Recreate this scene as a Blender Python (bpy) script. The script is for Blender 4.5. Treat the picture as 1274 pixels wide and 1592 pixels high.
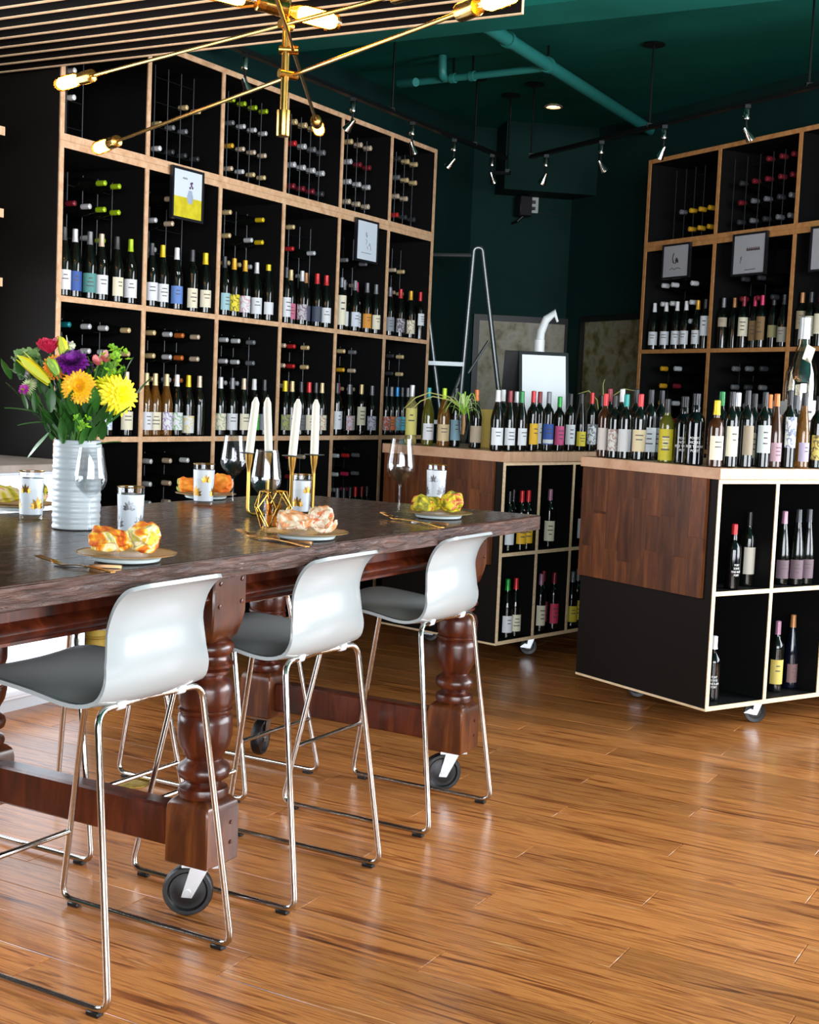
import bpy, bmesh, math, random
from mathutils import Vector, Matrix, noise
random.seed(7)
R = math.radians
for o in list(bpy.data.objects): bpy.data.objects.remove(o)
SC = bpy.context.scene
COL = SC.collection
# ------------------------------------------------------------------ camera
CAM_H, FPX = 1.30, 2089.53
PIT, ROL = R(4.8074), R(-2.4438)
fw = Vector((0, math.cos(PIT), -math.sin(PIT)))
_r = Vector((1, 0, 0)); _d = fw.cross(_r)
rr = _r*math.cos(ROL) + _d*math.sin(ROL)
dd = -_r*math.sin(ROL) + _d*math.cos(ROL)
CAMP = Vector((0, 0, CAM_H))
cam = bpy.data.cameras.new('camera'); camo = bpy.data.objects.new('camera', cam); COL.objects.link(camo)
camo.matrix_world = Matrix(((rr.x, -dd.x, -fw.x, 0), (rr.y, -dd.y, -fw.y, 0), (rr.z, -dd.z, -fw.z, CAM_H), (0, 0, 0, 1)))
cam.sensor_fit = 'HORIZONTAL'; cam.sensor_width = 36; cam.lens = 36*FPX/1274; cam.clip_start = .05
SC.camera = camo
# ------------------------------------------------------------------ world, exposure
SC.view_settings.view_transform = 'Standard'; SC.view_settings.look = 'None'
SC.view_settings.gamma = 1; SC.view_settings.use_curve_mapping = False
SC.view_settings.exposure = 0.12
wd = bpy.data.worlds.new('sky'); SC.world = wd; wd.use_nodes = True
wd.node_tree.nodes['Background'].inputs[0].default_value = (.80, .89, 1, 1)
wd.node_tree.nodes['Background'].inputs[1].default_value = 1.0
# ------------------------------------------------------------------ directions of the room
def rot2(deg): a = R(deg); return Vector((math.sin(a), math.cos(a), 0)), Vector((math.cos(a), -math.sin(a), 0))
U, NL = rot2(29.3)            # along the left wall (and the table), and out of that wall
T = -NL
S2, _n = rot2(-28.36); NR = -_n   # along the right wall, and out of it
def ut(u, t, z=0): return U*u + T*t + Vector((0, 0, z))
def rw(u, p, z=0): return S2*u + NR*p + Vector((0, 0, z))      # p<0 goes towards the right wall
CEIL = 3.35
# daylight through the windows
def area(name, loc, target, sx, sy, power, col):
    l = bpy.data.lights.new(name, 'AREA'); l.shape = 'RECTANGLE'; l.size = sx; l.size_y = sy; l.energy = power; l.color = col
    o = bpy.data.objects.new(name, l); COL.objects.link(o); o.location = loc
    o.rotation_euler = (Vector(target)-Vector(loc)).to_track_quat('-Z', 'Y').to_euler()
    return o
BACK_Y = -5.2
DAY = (.93, .96, 1.0)
area('daylight_storefront', (2.2, BACK_Y-.12, 1.75), (2.2, 5, 1.75), 8.6, 2.4, 1150, DAY)
area('daylight_right_window', rw(.6, -6.06, 1.75), rw(.6, 0, 1.75), 5.2, 2.3, 640, DAY)
area('daylight_left_window', ut(2.3, 4.82, 1.55), ut(2.3, 0, 1.55), 2.6, 1.9, 170, DAY)
# ------------------------------------------------------------------ pixel helpers (1274 x 1592 frame)
def ray(x, y): return fw + rr*((x-637)/FPX) + dd*((y-796)/FPX)
def atz(x, y, z): v = ray(x, y); return CAMP + v*((z-CAM_H)/v.z)
def aty(x, y, Y): v = ray(x, y); return CAMP + v*(Y/v.y)
def atp(x, y, p0, n): v = ray(x, y); return CAMP + v*((Vector(p0)-CAMP).dot(n)/v.dot(n))
def projx(p): q = Vector(p)-CAMP; return 637 + FPX*q.dot(rr)/q.dot(fw)
def on_line(px, p0, d, lo=-4, hi=4):
    # point of the line p0 + s d that lies in image column px
    f0 = projx(p0+d*lo) - px
    for _ in range(50):
        m = (lo+hi)/2; fm = projx(p0+d*m)-px
        if (fm > 0) == (f0 > 0): lo = m
        else: hi = m
    return p0 + d*((lo+hi)/2)
# ------------------------------------------------------------------ mesh builder
class MB:
    def __init__(s): s.v = []; s.f = []
    def add(s, vs, fs):
        n = len(s.v); s.v += [tuple(v) for v in vs]; s.f += [tuple(i+n for i in f) for f in fs]; return s
    def box(s, c, d, m=None):
        x, y, z = c; a, b, e = d[0]/2, d[1]/2, d[2]/2
        vs = [Vector((x+i*a, y+j*b, z+k*e)) for i in (-1, 1) for j in (-1, 1) for k in (-1, 1)]
        if m: vs = [m @ v for v in vs]
        return s.add(vs, [(0, 1, 3, 2), (4, 6, 7, 5), (0, 4, 5, 1), (2, 3, 7, 6), (0, 2, 6, 4), (1, 5, 7, 3)])
    def span(s, x0, x1, y0, y1, z0, z1): return s.box(((x0+x1)/2, (y0+y1)/2, (z0+z1)/2), (x1-x0, y1-y0, z1-z0))
    def lathe(s, prof, seg=16, m=None, a0=0, a1=2*math.pi, sq=None):
        full = abs(a1-a0-2*math.pi) < 1e-6; n = seg if full else seg+1
        rings = []; vs = []
        for r, z in prof:
            if r < 1e-6 and full: rings.append([len(vs)]); vs.append(Vector((0, 0, z)))
            else:
                ring = []
                for k in range(n):
                    a = a0+(a1-a0)*k/seg; ring.append(len(vs)); vs.append(Vector((r*math.cos(a), r*math.sin(a), z)))
                rings.append(ring)
        fs = []
        for A, B in zip(rings, rings[1:]):
            for k in range(seg):
                k2 = (k+1) % n
                if len(A) == 1 and len(B) == 1: continue
                if len(A) == 1: fs.append((A[0], B[k2], B[k]))
                elif len(B) == 1: fs.append((A[k], A[k2], B[0]))
                else: fs.append((A[k], A[k2], B[k2], B[k]))
        if m: vs = [m @ v for v in vs]
        return s.add(vs, fs)
    def tube(s, pts, r, seg=8, closed=False, caps=True):
        pts = [Vector(p) for p in pts]; n = len(pts); vs = []; fs = []
        rs = r if isinstance(r, (list, tuple)) else [r]*n
        up = None
        for i, p in enumerate(pts):
            a = pts[(i-1) % n] if (closed or i > 0) else p; b = pts[(i+1) % n] if (closed or i < n-1) else p
            t = (b-a).normalized()
            if up is None:
                up = t.orthogonal().normalized()
            up = (up - t*up.dot(t))
            up = up.normalized() if up.length > 1e-6 else t.orthogonal().normalized()
            sd = t.cross(up)
            for k in range(seg):
                an = 2*math.pi*k/seg; vs.append(p + (up*math.cos(an)+sd*math.sin(an))*rs[i])
        for i in range(n if closed else n-1):
            j = (i+1) % n
            for k in range(seg): k2 = (k+1) % seg; fs.append((i*seg+k, i*seg+k2, j*seg+k2, j*seg+k))
        if caps and not closed: fs.append(tuple(range(seg))[::-1]); fs.append(tuple((n-1)*seg+k for k in range(seg)))
        return s.add(vs, fs)
    def grid(s, nu, nv, fn, wrap=False):
        vs = [Vector(fn(i/(nu-1), j/(nv if wrap else nv-1))) for i in range(nu) for j in range(nv)]
        fs = []
        for i in range(nu-1):
            for j in range(nv if wrap else nv-1):
                j2 = (j+1) % nv; fs.append((i*nv+j, i*nv+j2, (i+1)*nv+j2, (i+1)*nv+j))
        return s.add(vs, fs)
    def prism(s, poly, y0, y1, axis='y'):
        # poly of (x,z) extruded along y
        n = len(poly); vs = [Vector((p[0], y0, p[1])) for p in poly]+[Vector((p[0], y1, p[1])) for p in poly]
        fs = [tuple(range(n)), tuple(range(2*n-1, n-1, -1))]+[(i, i+n, (i+1) % n+n, (i+1) % n) for i in range(n)]
        return s.add(vs, fs)
    def mesh(s, name, bevel=0, bseg=1, smooth=True, ang=38, thick=0, sub=0):
        me = bpy.data.meshes.new(name); me.from_pydata(s.v, [], s.f)
        bm = bmesh.new(); bm.from_mesh(me)
        bmesh.ops.recalc_face_normals(bm, faces=bm.faces)
        if bevel:
            es = [e for e in bm.edges if len(e.link_faces) == 2 and e.calc_face_angle(0) > .5]
            bmesh.ops.bevel(bm, geom=es, offset=bevel, segments=bseg, affect='EDGES', profile=.5)
        if thick:
            bmesh.ops.solidify(bm, geom=bm.faces[:], thickness=thick)
        bm.to_mesh(me); bm.free()
        if smooth:
            me.polygons.foreach_set('use_smooth', [True]*len(me.polygons)); me.set_sharp_from_angle(angle=R(ang))
        me.materials.append(None)
        return me
    def build(s, name, mat, parent=None, **k): return inst(name, s.mesh(name, **k), mat, parent)
def inst(name, me, mat, parent=None, loc=None, rot=None, scale=None):
    o = bpy.data.objects.new(name, me); COL.objects.link(o)
    if parent: o.parent = parent
    if loc is not None: o.location = loc
    if rot is not None: o.rotation_euler = rot
    if scale is not None: o.scale = scale
    if me is not None and mat is not None:
        if me.materials[0] is None: me.materials[0] = mat
        elif me.materials[0] is not mat:
            o.material_slots[0].link = 'OBJECT'; o.material_slots[0].material = mat
    return o
def tag(o, label, cat, group=None, kind=None):
    if label: o['label'] = label
    if cat: o['category'] = cat
    if group: o['group'] = group
    if kind: o['kind'] = kind
    return o
def thing(name, label, cat, loc=(0, 0, 0), rz=0, group=None):
    o = bpy.data.objects.new(name, None); COL.objects.link(o); o.empty_display_size = .05
    o.location = loc; o.rotation_euler = (0, 0, rz)
    return tag(o, label, cat, group)
def struct(o): o['kind'] = 'structure'; return o
# ------------------------------------------------------------------ materials
def lin(c):
    if isinstance(c, str): c = [int(c[i:i+2], 16) for i in (0, 2, 4)]
    f = lambda v: (v/255/12.92) if v/255 <= .04045 else ((v/255+.055)/1.055)**2.4
    return (f(c[0]), f(c[1]), f(c[2]), 1)
MATS = {}
def M(col, rough=.5, metal=0, **k):
    key = (str(col), rough, metal, tuple(sorted(k.items())))
    if key in MATS: return MATS[key]
    m = bpy.data.materials.new('mat'); m.use_nodes = True
    b = m.node_tree.nodes['Principled BSDF']; b.inputs['Base Color'].default_value = lin(col)
    b.inputs['Roughness'].default_value = rough; b.inputs['Metallic'].default_value = metal
    for n, v in k.items():
        n = {'spec': 'Specular IOR Level', 'trans': 'Transmission Weight', 'coat': 'Coat Weight', 'ior': 'IOR', 'alpha': 'Alpha', 'sheen': 'Sheen Weight'}.get(n, n)
        b.inputs[n].default_value = v
    MATS[key] = m
    return m
def nodes(name):
    m = bpy.data.materials.new(name); m.use_nodes = True; nt = m.node_tree
    return m, nt, nt.nodes['Principled BSDF'], lambda t: nt.nodes.new(t), lambda a, b: nt.links.new(a, b)
def ramp(N, stops):
    r = N('ShaderNodeValToRGB'); e = r.color_ramp.elements
    while len(e) > 1: e.remove(e[0])
    e[0].position = stops[0][0]; e[0].color = lin(stops[0][1])
    for p, c in stops[1:]: x = e.new(p); x.color = lin(c)
    return r
def wood(name, cols, scale=(1, 1, 1), rough=.45, nscale=6, detail=6, coat=0, rand=0, bump=.0, wear=None, dist=.6, roughvar=0):
    m, nt, b, N, L = nodes(name)
    tc = N('ShaderNodeTexCoord'); mp = N('ShaderNodeMapping'); mp.inputs['Scale'].default_value = scale
    vec = tc.outputs['Object']
    if rand:
        oi = N('ShaderNodeObjectInfo'); ad = N('ShaderNodeVectorMath'); ad.operation = 'ADD'
        mu = N('ShaderNodeMath'); mu.operation = 'MULTIPLY'; mu.inputs[1].default_value = 37.0
        L(oi.outputs['Random'], mu.inputs[0]); L(vec, ad.inputs[0]); L(mu.outputs[0], ad.inputs[1]); vec = ad.outputs[0]
    L(vec, mp.inputs['Vector'])
    n1 = N('ShaderNodeTexNoise'); n1.inputs['Scale'].default_value = nscale; n1.inputs['Detail'].default_value = detail
    n1.inputs['Roughness'].default_value = .6; n1.inputs['Distortion'].default_value = dist
    L(mp.outputs[0], n1.inputs['Vector'])
    k = len(cols); rp = ramp(N, [(.28+.44*i/(k-1), c) for i, c in enumerate(cols)]); L(n1.outputs['Fac'], rp.inputs[0])
    out = rp.outputs[0]
    if rand:
        hs = N('ShaderNodeHueSaturation'); mr = N('ShaderNodeMapRange')
        mr.inputs['To Min'].default_value = 1-rand; mr.inputs['To Max'].default_value = 1+rand
        L(oi.outputs['Random'], mr.inputs[0]); L(mr.outputs[0], hs.inputs['Value']); L(out, hs.inputs['Color']); out = hs.outputs[0]
    if wear:
        n2 = N('ShaderNodeTexNoise'); n2.inputs['Scale'].default_value = wear[1]; n2.inputs['Detail'].default_value = 8; n2.inputs['Roughness'].default_value = .7
        L(mp.outputs[0] if len(wear) > 3 else tc.outputs['Object'], n2.inputs['Vector'])
        r2 = ramp(N, [(wear[2], '000000'), (wear[2]+.05, 'ffffff')]); L(n2.outputs['Fac'], r2.inputs[0])
        mx = N('ShaderNodeMix'); mx.data_type = 'RGBA'; L(r2.outputs[0], mx.inputs[0]); L(out, mx.inputs[6]); mx.inputs[7].default_value = lin(wear[0]); out = mx.outputs[2]
    L(out, b.inputs['Base Color'])
    b.inputs['Roughness'].default_value = rough; b.inputs['Coat Weight'].default_value = coat; b.inputs['Coat Roughness'].default_value = .12
    if roughvar:
        mr2 = N('ShaderNodeMapRange'); mr2.inputs['To Min'].default_value = rough-roughvar; mr2.inputs['To Max'].default_value = rough+roughvar
        L(n1.outputs['Fac'], mr2.inputs[0]); L(mr2.outputs[0], b.inputs['Roughness'])
    if bump:
        bp = N('ShaderNodeBump'); bp.inputs['Strength'].default_value = bump; bp.inputs['Distance'].default_value = .01; L(n1.outputs['Fac'], bp.inputs['Height']); L(bp.outputs[0], b.inputs['Normal'])
    return m
def cloudy(name, stops, nscale=8, rough=.6, detail=4, metal=0, dist=0, bump=0):
    m, nt, b, N, L = nodes(name)
    tc = N('ShaderNodeTexCoord'); n1 = N('ShaderNodeTexNoise'); n1.inputs['Scale'].default_value = nscale; n1.inputs['Detail'].default_value = detail; n1.inputs['Distortion'].default_value = dist
    L(tc.outputs['Object'], n1.inputs['Vector']); rp = ramp(N, stops); L(n1.outputs['Fac'], rp.inputs[0]); L(rp.outputs[0], b.inputs['Base Color'])
    b.inputs['Roughness'].default_value = rough; b.inputs['Metallic'].default_value = metal
    if 'green' in name: b.inputs['Specular IOR Level'].default_value = .18
    if bump:
        bp = N('ShaderNodeBump'); bp.inputs['Strength'].default_value = bump; bp.inputs['Distance'].default_value = .004; L(n1.outputs['Fac'], bp.inputs['Height']); L(bp.outputs[0], b.inputs['Normal'])
    return m
def thin_glass(name, tint, base=.06, rough=.02):
    m, nt, b, N, L = nodes(name); nt.nodes.remove(b)
    tr = N('ShaderNodeBsdfTransparent'); tr.inputs[0].default_value = lin(tint)
    gl = N('ShaderNodeBsdfGlossy'); gl.inputs['Roughness'].default_value = rough
    lw = N('ShaderNodeLayerWeight'); lw.inputs[0].default_value = .35
    mr = N('ShaderNodeMapRange'); mr.inputs['To Min'].default_value = base; mr.inputs['To Max'].default_value = .28
    pw = N('ShaderNodeMath'); pw.operation = 'POWER'; pw.inputs[1].default_value = 2.2
    L(lw.outputs['Facing'], pw.inputs[0]); L(pw.outputs[0], mr.inputs[0])
    mx = N('ShaderNodeMixShader'); L(mr.outputs[0], mx.inputs[0]); L(tr.outputs[0], mx.inputs[1]); L(gl.outputs[0], mx.inputs[2])
    L(mx.outputs[0], nt.nodes['Material Output'].inputs[0]); return m
def emit(name, col, s):
    m, nt, b, N, L = nodes(name); b.inputs['Base Color'].default_value = lin(col); b.inputs['Emission Color'].default_value = lin(col); b.inputs['Emission Strength'].default_value = s; return m
FLOORC = ['5a3413', '8a5523', 'b37a3c', '96622c', 'c08a4a']
m_plank = wood('laminate_plank', ['451e0a', '8f4d22', 'cd8446', '9e5a2a', 'e2a468'], scale=(.8, 15, 4), rough=.30, nscale=2.6, detail=10, coat=.12, rand=.2, dist=1.1)
m_floor = wood('laminate_floor', ['7a4a22', 'aa6c36', 'd2965a'], scale=(1, 8, 1), rough=.3, nscale=2.5)
m_table = wood('table_wood', ['180b06', '341b0f', '4e2c1a'], scale=(7, 1.2, 7), rough=.27, nscale=5, detail=10, coat=.1, wear=('6b5240', 14, .66), roughvar=.07)
m_edge = wood('table_edge_wood', ['100604', '46281d', '694839'], scale=(12, 2, 14), rough=.36, nscale=6, detail=12, wear=('907a74', 3.5, .63, 1), bump=.8)
m_leg = wood('table_leg_wood', ['200a04', '47190a', '662c12'], scale=(6, 6, 1), rough=.3, nscale=4, detail=6, coat=.1)
m_legblock = wood('leg_block_wood', ['260e05', '4e240c', '784018'], scale=(6, 6, 1.2), rough=.33, nscale=4, coat=.2, wear=('94561f', 7, .6))
m_oak = wood('shelf_edge_oak', ['c99a70', 'deb48c', 'ecc8a4'], scale=(3, 3, 3), rough=.5, nscale=8)
m_oakR = wood('shelf_edge_oak_right', ['b0733f', 'c58a52', 'd39c64'], scale=(3, 3, 3), rough=.5, nscale=8)
m_ply = wood('cart_ply_edge', ['dcb88c', 'ecd0a8', 'f3dcba'], scale=(3, 3, 9), rough=.5, nscale=8)
m_top = wood('worktop_block', ['b98a68', 'd2a888', 'dcb899'], scale=(2, 9, 2), rough=.4, nscale=4)
m_oak2 = m_oak
m_walnut = wood('walnut_stave', ['381a0c', '5c3116', '7c4822'], scale=(9, 9, 1), rough=.42, nscale=3.5, detail=8, rand=.32)
m_black = M('0a0a0b', .6, spec=.25); m_blackgloss = M('08080a', .42)
m_sideblack = M('130f0c', .6, spec=.2)
m_wall = cloudy('green_wall_paint', [(.3, '0a2b28'), (.7, '0d312e')], 3, .8)
m_ceil = cloudy('green_ceiling_paint', [(.3, '126056'), (.7, '176e63')], 2, .7)
m_pipe = M('2f8a84', .4)
m_iron = M('15191a', .4, .5)
m_chrome = M('c8c4be', .12, 1.0)
m_steel = M('b9bcbf', .3, 1.0)
m_alu = M('8f9698', .4, .9)
m_brass = M('b8904a', .22, 1.0)
m_goldwire = M('d9a544', .2, 1.0)
m_brass2 = M('a8823f', .32, 1.0)
m_rubber = M('0d0d0f', .45)
m_white = M('a3a8a9', .25, coat=.3)
m_lining = M('a8abaa', .3)
m_glass = thin_glass('clear_glass', 'fbfcfd', .05)
m_bulb = thin_glass('bulb_glass', 'ffd890', .05)
m_fil = emit('glowing_filament', 'ffb850', 45)
m_rod = M('4a4c50', .4, .7)
m_cap_white = 'e4e6e8'
# ================================================================== STRUCTURE
LW, RWP = 4.70, -5.94          # wall planes: t of the left wall, p of the right wall
cl = atp(735, 300, T*LW, T); cr = atp(890, 300, NR*RWP, NR); cl.z = cr.z = 0    # ends of the chamfered corner
def wall_seg(name, a, b, z0, z1, thick, out, mat=m_wall):
    a = Vector(a); b = Vector(b); d = (b-a); L_ = d.length; d.normalize(); n = Vector(out).normalized()
    mb = MB(); vs = []
    for (p, z) in ((a, z0), (b, z0), (b, z1), (a, z1)):
        vs.append(Vector((p.x, p.y, z)))
    vs += [v + n*thick for v in vs]
    mb.add(vs, [(0, 1, 2, 3), (7, 6, 5, 4), (0, 4, 5, 1), (1, 5, 6, 2), (2, 6, 7, 3), (3, 7, 4, 0)])
    return mb
# left wall with a window opening (u .9..3.7), the opening lies left of the picture
u_end = cl.dot(U); ub = (BACK_Y - T.y*LW)/U.y
mb = MB()
for (u0, u1, z0, z1) in ((ub-.2, 1.0, 0, CEIL), (1.0, 3.6, 0, .6), (1.0, 3.6, 2.5, CEIL), (3.6, u_end+.1, 0, CEIL)):
    w = wall_seg('w', ut(u0, LW), ut(u1, LW), z0, z1, .12, T); mb.add(w.v, w.f)
struct(mb.build('wall_left', m_wall, smooth=False))
# right wall with a storefront opening
r_end = cr.dot(S2); rb = (BACK_Y - NR.y*RWP)/S2.y
mb = MB()
for (u0, u1, z0, z1) in ((rb-.2, -2.0, 0, CEIL), (-2.0, 3.2, 0, .5), (-2.0, 3.2, 2.9, CEIL), (3.2, r_end+.1, 0, CEIL)):
    w = wall_seg('w', rw(u0, RWP), rw(u1, RWP), z0, z1, .12, -NR); mb.add(w.v, w.f)
struct(mb.build('wall_right', m_wall, smooth=False))
cd = (cr-cl).normalized(); cn = Vector((cd.y, -cd.x, 0))     # chamfer normal towards the room
struct(wall_seg('w', cl-cd*.1, cr+cd*.1, 0, CEIL, .12, -cn).build('wall_corner', m_wall, smooth=False))
mb = MB(); xl, xr = ut(ub, LW).x, rw(rb, RWP).x
for (x0, x1, z0, z1) in ((xl-.2, -2.2, 0, CEIL), (-2.2, 6.6, 0, .45), (-2.2, 6.6, 3.0, CEIL), (6.6, xr+.2, 0, CEIL)): mb.span(x0, x1, BACK_Y-.12, BACK_Y, z0, z1)
struct(mb.build('wall_back', m_wall, smooth=False))
def window(name, P, zc, w, h, n, cols):
    # P centre on the floor line, d along, n towards the room
    rz = math.atan2(n.y, n.x)
    o = thing(name, None, None, Vector((P.x, P.y, 0)), rz); struct(o)
    mb = MB()
    for k in range(cols+1): mb.box((-.06, -w/2+w*k/cols, zc), (.06, .05, h))
    mb.box((-.06, 0, zc+h/2), (.06, w+.05, .05)); mb.box((-.06, 0, zc-h/2), (.06, w+.05, .05))
    mb.build('window_frame', m_iron, o)
    for k in range(cols):
        MB().box((-.06, -w/2+w*(k+.5)/cols, zc), (.006, w/cols-.05, h-.05)).build('pane', m_glass, o)
window('window_1', Vector((2.2, BACK_Y, 0)), 1.725, 8.8, 2.55, Vector((0, 1, 0)), 6)
window('window_2', rw(.6, RWP), 1.70, 5.2, 2.4, NR, 4)
window('window_3', ut(2.3, LW), 1.55, 2.6, 1.9, NL, 2)
# ceiling
corner = [Vector((xl, BACK_Y, 0)), Vector((xr, BACK_Y, 0)), cr, cl]
mb = MB(); P = [c.copy() for c in corner]
ctr = sum(P, Vector())/4
P = [c+(c-ctr).normalized()*.25 for c in P]
mb.add([Vector((p.x, p.y, CEIL)) for p in P]+[Vector((p.x, p.y, CEIL+.15)) for p in P], [(0, 1, 2, 3), (7, 6, 5, 4), (0, 4, 5, 1), (1, 5, 6, 2), (2, 6, 7, 3), (3, 7, 4, 0)])
struct(mb.build('ceiling', m_ceil, smooth=False))
mb = MB(); mb.add([Vector((p.x, p.y, -.006)) for p in P]+[Vector((p.x, p.y, -.15)) for p in P], [(0, 1, 2, 3), (7, 6, 5, 4), (0, 4, 5, 1), (1, 5, 6, 2), (2, 6, 7, 3), (3, 7, 4, 0)])
floor = struct(mb.build('floor', m_floor, smooth=False))
# planks: rows along T, joints along U
PW, PL = .139, 1.22
me_pl = MB().box((0, 0, -.003), (PL-.0016, PW-.0012, .006)).mesh('plank', bevel=.0012)
rz_t = math.atan2(T.y, T.x)
row = 0
u = 1.30
jt = {0: .35}
while u < 8.6:
    off = (row*.43) % PL
    t = -2.9 + off - PL
    while t < 4.4:
        c = ut(u, t+PL/2)
        if c.y > 1.2 and abs(projx(c)-637) < 637+PL*FPX/max(c.y, 1)*.75 and c.y < 9.3:
            o = inst('plank', me_pl, m_plank, floor, c, (0, 0, rz_t))
        t += PL
    u += PW; row += 1
# beam under the ceiling, parallel to the slats
b0 = atz(660, 60, CEIL-.25); ub0 = b0.dot(U)
o = thing('trim_1', None, None); struct(o)
mb = MB(); L0, L1 = -3.3, 4.5
vs = [ut(ub0-.32, L0, CEIL-.25), ut(ub0, L0, CEIL-.25), ut(ub0, L1, CEIL-.25), ut(ub0-.32, L1, CEIL-.25)]
mb.add(vs+[v+Vector((0, 0, .25)) for v in vs], [(3, 2, 1, 0), (4, 5, 6, 7), (0, 1, 5, 4), (1, 2, 6, 5), (2, 3, 7, 6), (3, 0, 4, 7)])
mb.build('ceiling_beam', m_ceil, o, smooth=False)
# bulkhead over the chamfered corner
mb = MB(); f0 = cl-cd*.02+cd*.19; f1 = cr+cd*.10; zb = 2.86
vs = [f0+cn*.0, f1+cn*.0, f1+cn*.3, f0+cn*.3]
mb.add([Vector((v.x, v.y, zb)) for v in vs]+[Vector((v.x, v.y, CEIL)) for v in vs], [(3, 2, 1, 0), (4, 5, 6, 7), (0, 1, 5, 4), (1, 2, 6, 5), (2, 3, 7, 6), (3, 0, 4, 7)])
o = thing('trim_2', None, None); struct(o); mb.build('bulkhead', m_wall, o, smooth=False)
# ================================================================== BOTTLES
ORD = ['first', 'second', 'third', 'fourth', 'fifth', 'sixth', 'seventh', 'eighth', 'ninth', 'tenth', 'eleventh', 'twelfth', 'thirteenth', 'fourteenth', 'fifteenth', 'sixteenth']
PROF = {  # body profiles (r, z)
 'burgundy': ([(0, .004), (.034, 0), (.0395, .006), (.040, .145), (.0385, .165), (.033, .19), (.024, .215), (.0165, .24), (.0142, .262), (.0138, .296), (0, .297)], .040),
 'bordeaux': ([(0, .004), (.033, 0), (.0375, .005), (.0375, .185), (.0355, .203), (.028, .217), (.0185, .228), (.0145, .243), (.0138, .300), (0, .301)], .0375),
 'flute': ([(0, .004), (.031, 0), (.0365, .006), (.037, .12), (.035, .16), (.029, .205), (.021, .25), (.0155, .285), (.0135, .335), (0, .336)], .037),
 'champagne': ([(0, .004), (.036, 0), (.0435, .007), (.044, .13), (.042, .155), (.034, .19), (.024, .225), (.0165, .255), (.0150, .305), (0, .306)], .044),
 'port': ([(0, .004), (.034, 0), (.039, .005), (.039, .155), (.036, .175), (.024, .19), (.0175, .197), (.0175, .215), (.015, .222), (.0148, .262), (0, .263)], .039),
 'magnum': ([(0, .004), (.048, 0), (.054, .008), (.055, .21), (.052, .24), (.04, .27), (.026, .30), (.0185, .32), (.017, .385), (0, .386)], .055),
}
BM = {}
def bottle_meshes(kind, l0, l1, wrap, clen, wax):
    key = (kind, l0, l1, wrap, clen, wax)
    if key in BM: return BM[key]
    prof, rb_ = PROF[kind]; top = prof[-1][1]
    g = BM.get(('g', kind)) or MB().lathe(prof, 18).mesh('glass'); BM[('g', kind)] = g
    def rat(z):
        for (r0, z0), (r1, z1) in zip(prof, prof[1:]):
            if z0 <= z <= z1 and z1 > z0: return r0+(r1-r0)*(z-z0)/(z1-z0)
        return .0138
    ex = .0012 if not wax else .0035
    zs = [top-clen+clen*i/5 for i in range(6)]
    cp = [(rat(z)+ex, z) for z in zs]; cp[-1] = (cp[-2][0], top+.001)
    c = MB().lathe([(rat(zs[0])+.0001, zs[0]-.0002)]+cp+[(cp[-1][0]*.7, top+.0035), (0, top+.004)], 14).mesh('capsule')
    l = MB().lathe([(rb_+.0006, l0), (rb_+.0006, l1)], 14, a0=-math.pi/2-wrap/2, a1=-math.pi/2+wrap/2).mesh('label') if l1 > l0 else None
    BM[key] = (g, c, l); return BM[key]
m_art = {}
def artmat(a, b, n=30):
    k = (a, b, n)
    if k not in m_art: m_art[k] = cloudy('label_print', [(.44, a), (.5, b), (.56, a)], n, .6, 2)
    return m_art[k]
GLASS = {'dark': M('0a0d09', .07), 'green': M('17240f', .07), 'black': M('050506', .06), 'blue': M('0a0f1c', .07),
         'amber': M('8a5a1c', .08, trans=.55), 'clear': M('d9d08a', .06, trans=.75), 'olive': M('6b6a1d', .08, trans=.5), 'brown': M('3a1d0a', .08), 'thin': thin_glass('pale_bottle_glass', 'c9c4b6', .20)}
TXT = {}
def text_mesh(s, size):
    k = (s, size)
    if k in TXT: return TXT[k]
    cu = bpy.data.curves.new('txt', 'FONT'); cu.body = s; cu.size = size; cu.align_x = 'CENTER'; cu.align_y = 'CENTER'; cu.resolution_u = 2; cu.offset = size*.012
    ob = bpy.data.objects.new('txt', cu); COL.objects.link(ob); bpy.context.view_layer.update()
    ev = ob.evaluated_get(bpy.context.evaluated_depsgraph_get()); me = ev.to_mesh()
    V = [v.co.copy() for v in me.vertices]; F = [tuple(p.vertices) for p in me.polygons]
    ev.to_mesh_clear(); bpy.data.objects.remove(ob); bpy.data.curves.remove(cu)
    TXT[k] = (V, F); return TXT[k]
def wrap_text(lines, size, r, z, lead=1.15):
    mb = MB()
    for i, s in enumerate(lines):
        V, F = text_mesh(s, size); zz = z - i*size*lead
        mb.add([Vector((r*math.cos(-math.pi/2+v.x/r), r*math.sin(-math.pi/2+v.x/r), zz+v.y)) for v in V], F)
    return mb
def flat_text(lines, size, lead=1.2):
    mb = MB()   # in the x-z plane facing -y
    for i, s in enumerate(lines):
        V, F = text_mesh(s, size); mb.add([Vector((v.x, 0, -i*size*lead+v.y)) for v in V], F)
    return mb
m_ink = M('1a1816', .7); m_chalk = M('e8e8e6', .7)
CNAME = {'e4e6e8': 'white', 'c9ccd0': 'silver', '1c1c1f': 'black', '3a3c40': 'dark grey', '74777c': 'grey', 'a4c81e': 'lime', 'e0a92a': 'gold', 'e3c21c': 'yellow', 'd9c08c': 'tan', 'cdb9a0': 'cream', 'c22a2e': 'red', 'c2305e': 'pink', '7c1f2c': 'dark red', '1e86c8': 'blue', '157f86': 'teal', '1f7a3f': 'green', 'c46a2c': 'orange', 'a87a92': 'mauve', 'b07a4a': 'copper'}
def cname(c): return CNAME.get(c, 'foil')
PLACED = []
SLIM = .80       # the bottles here are slender
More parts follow.
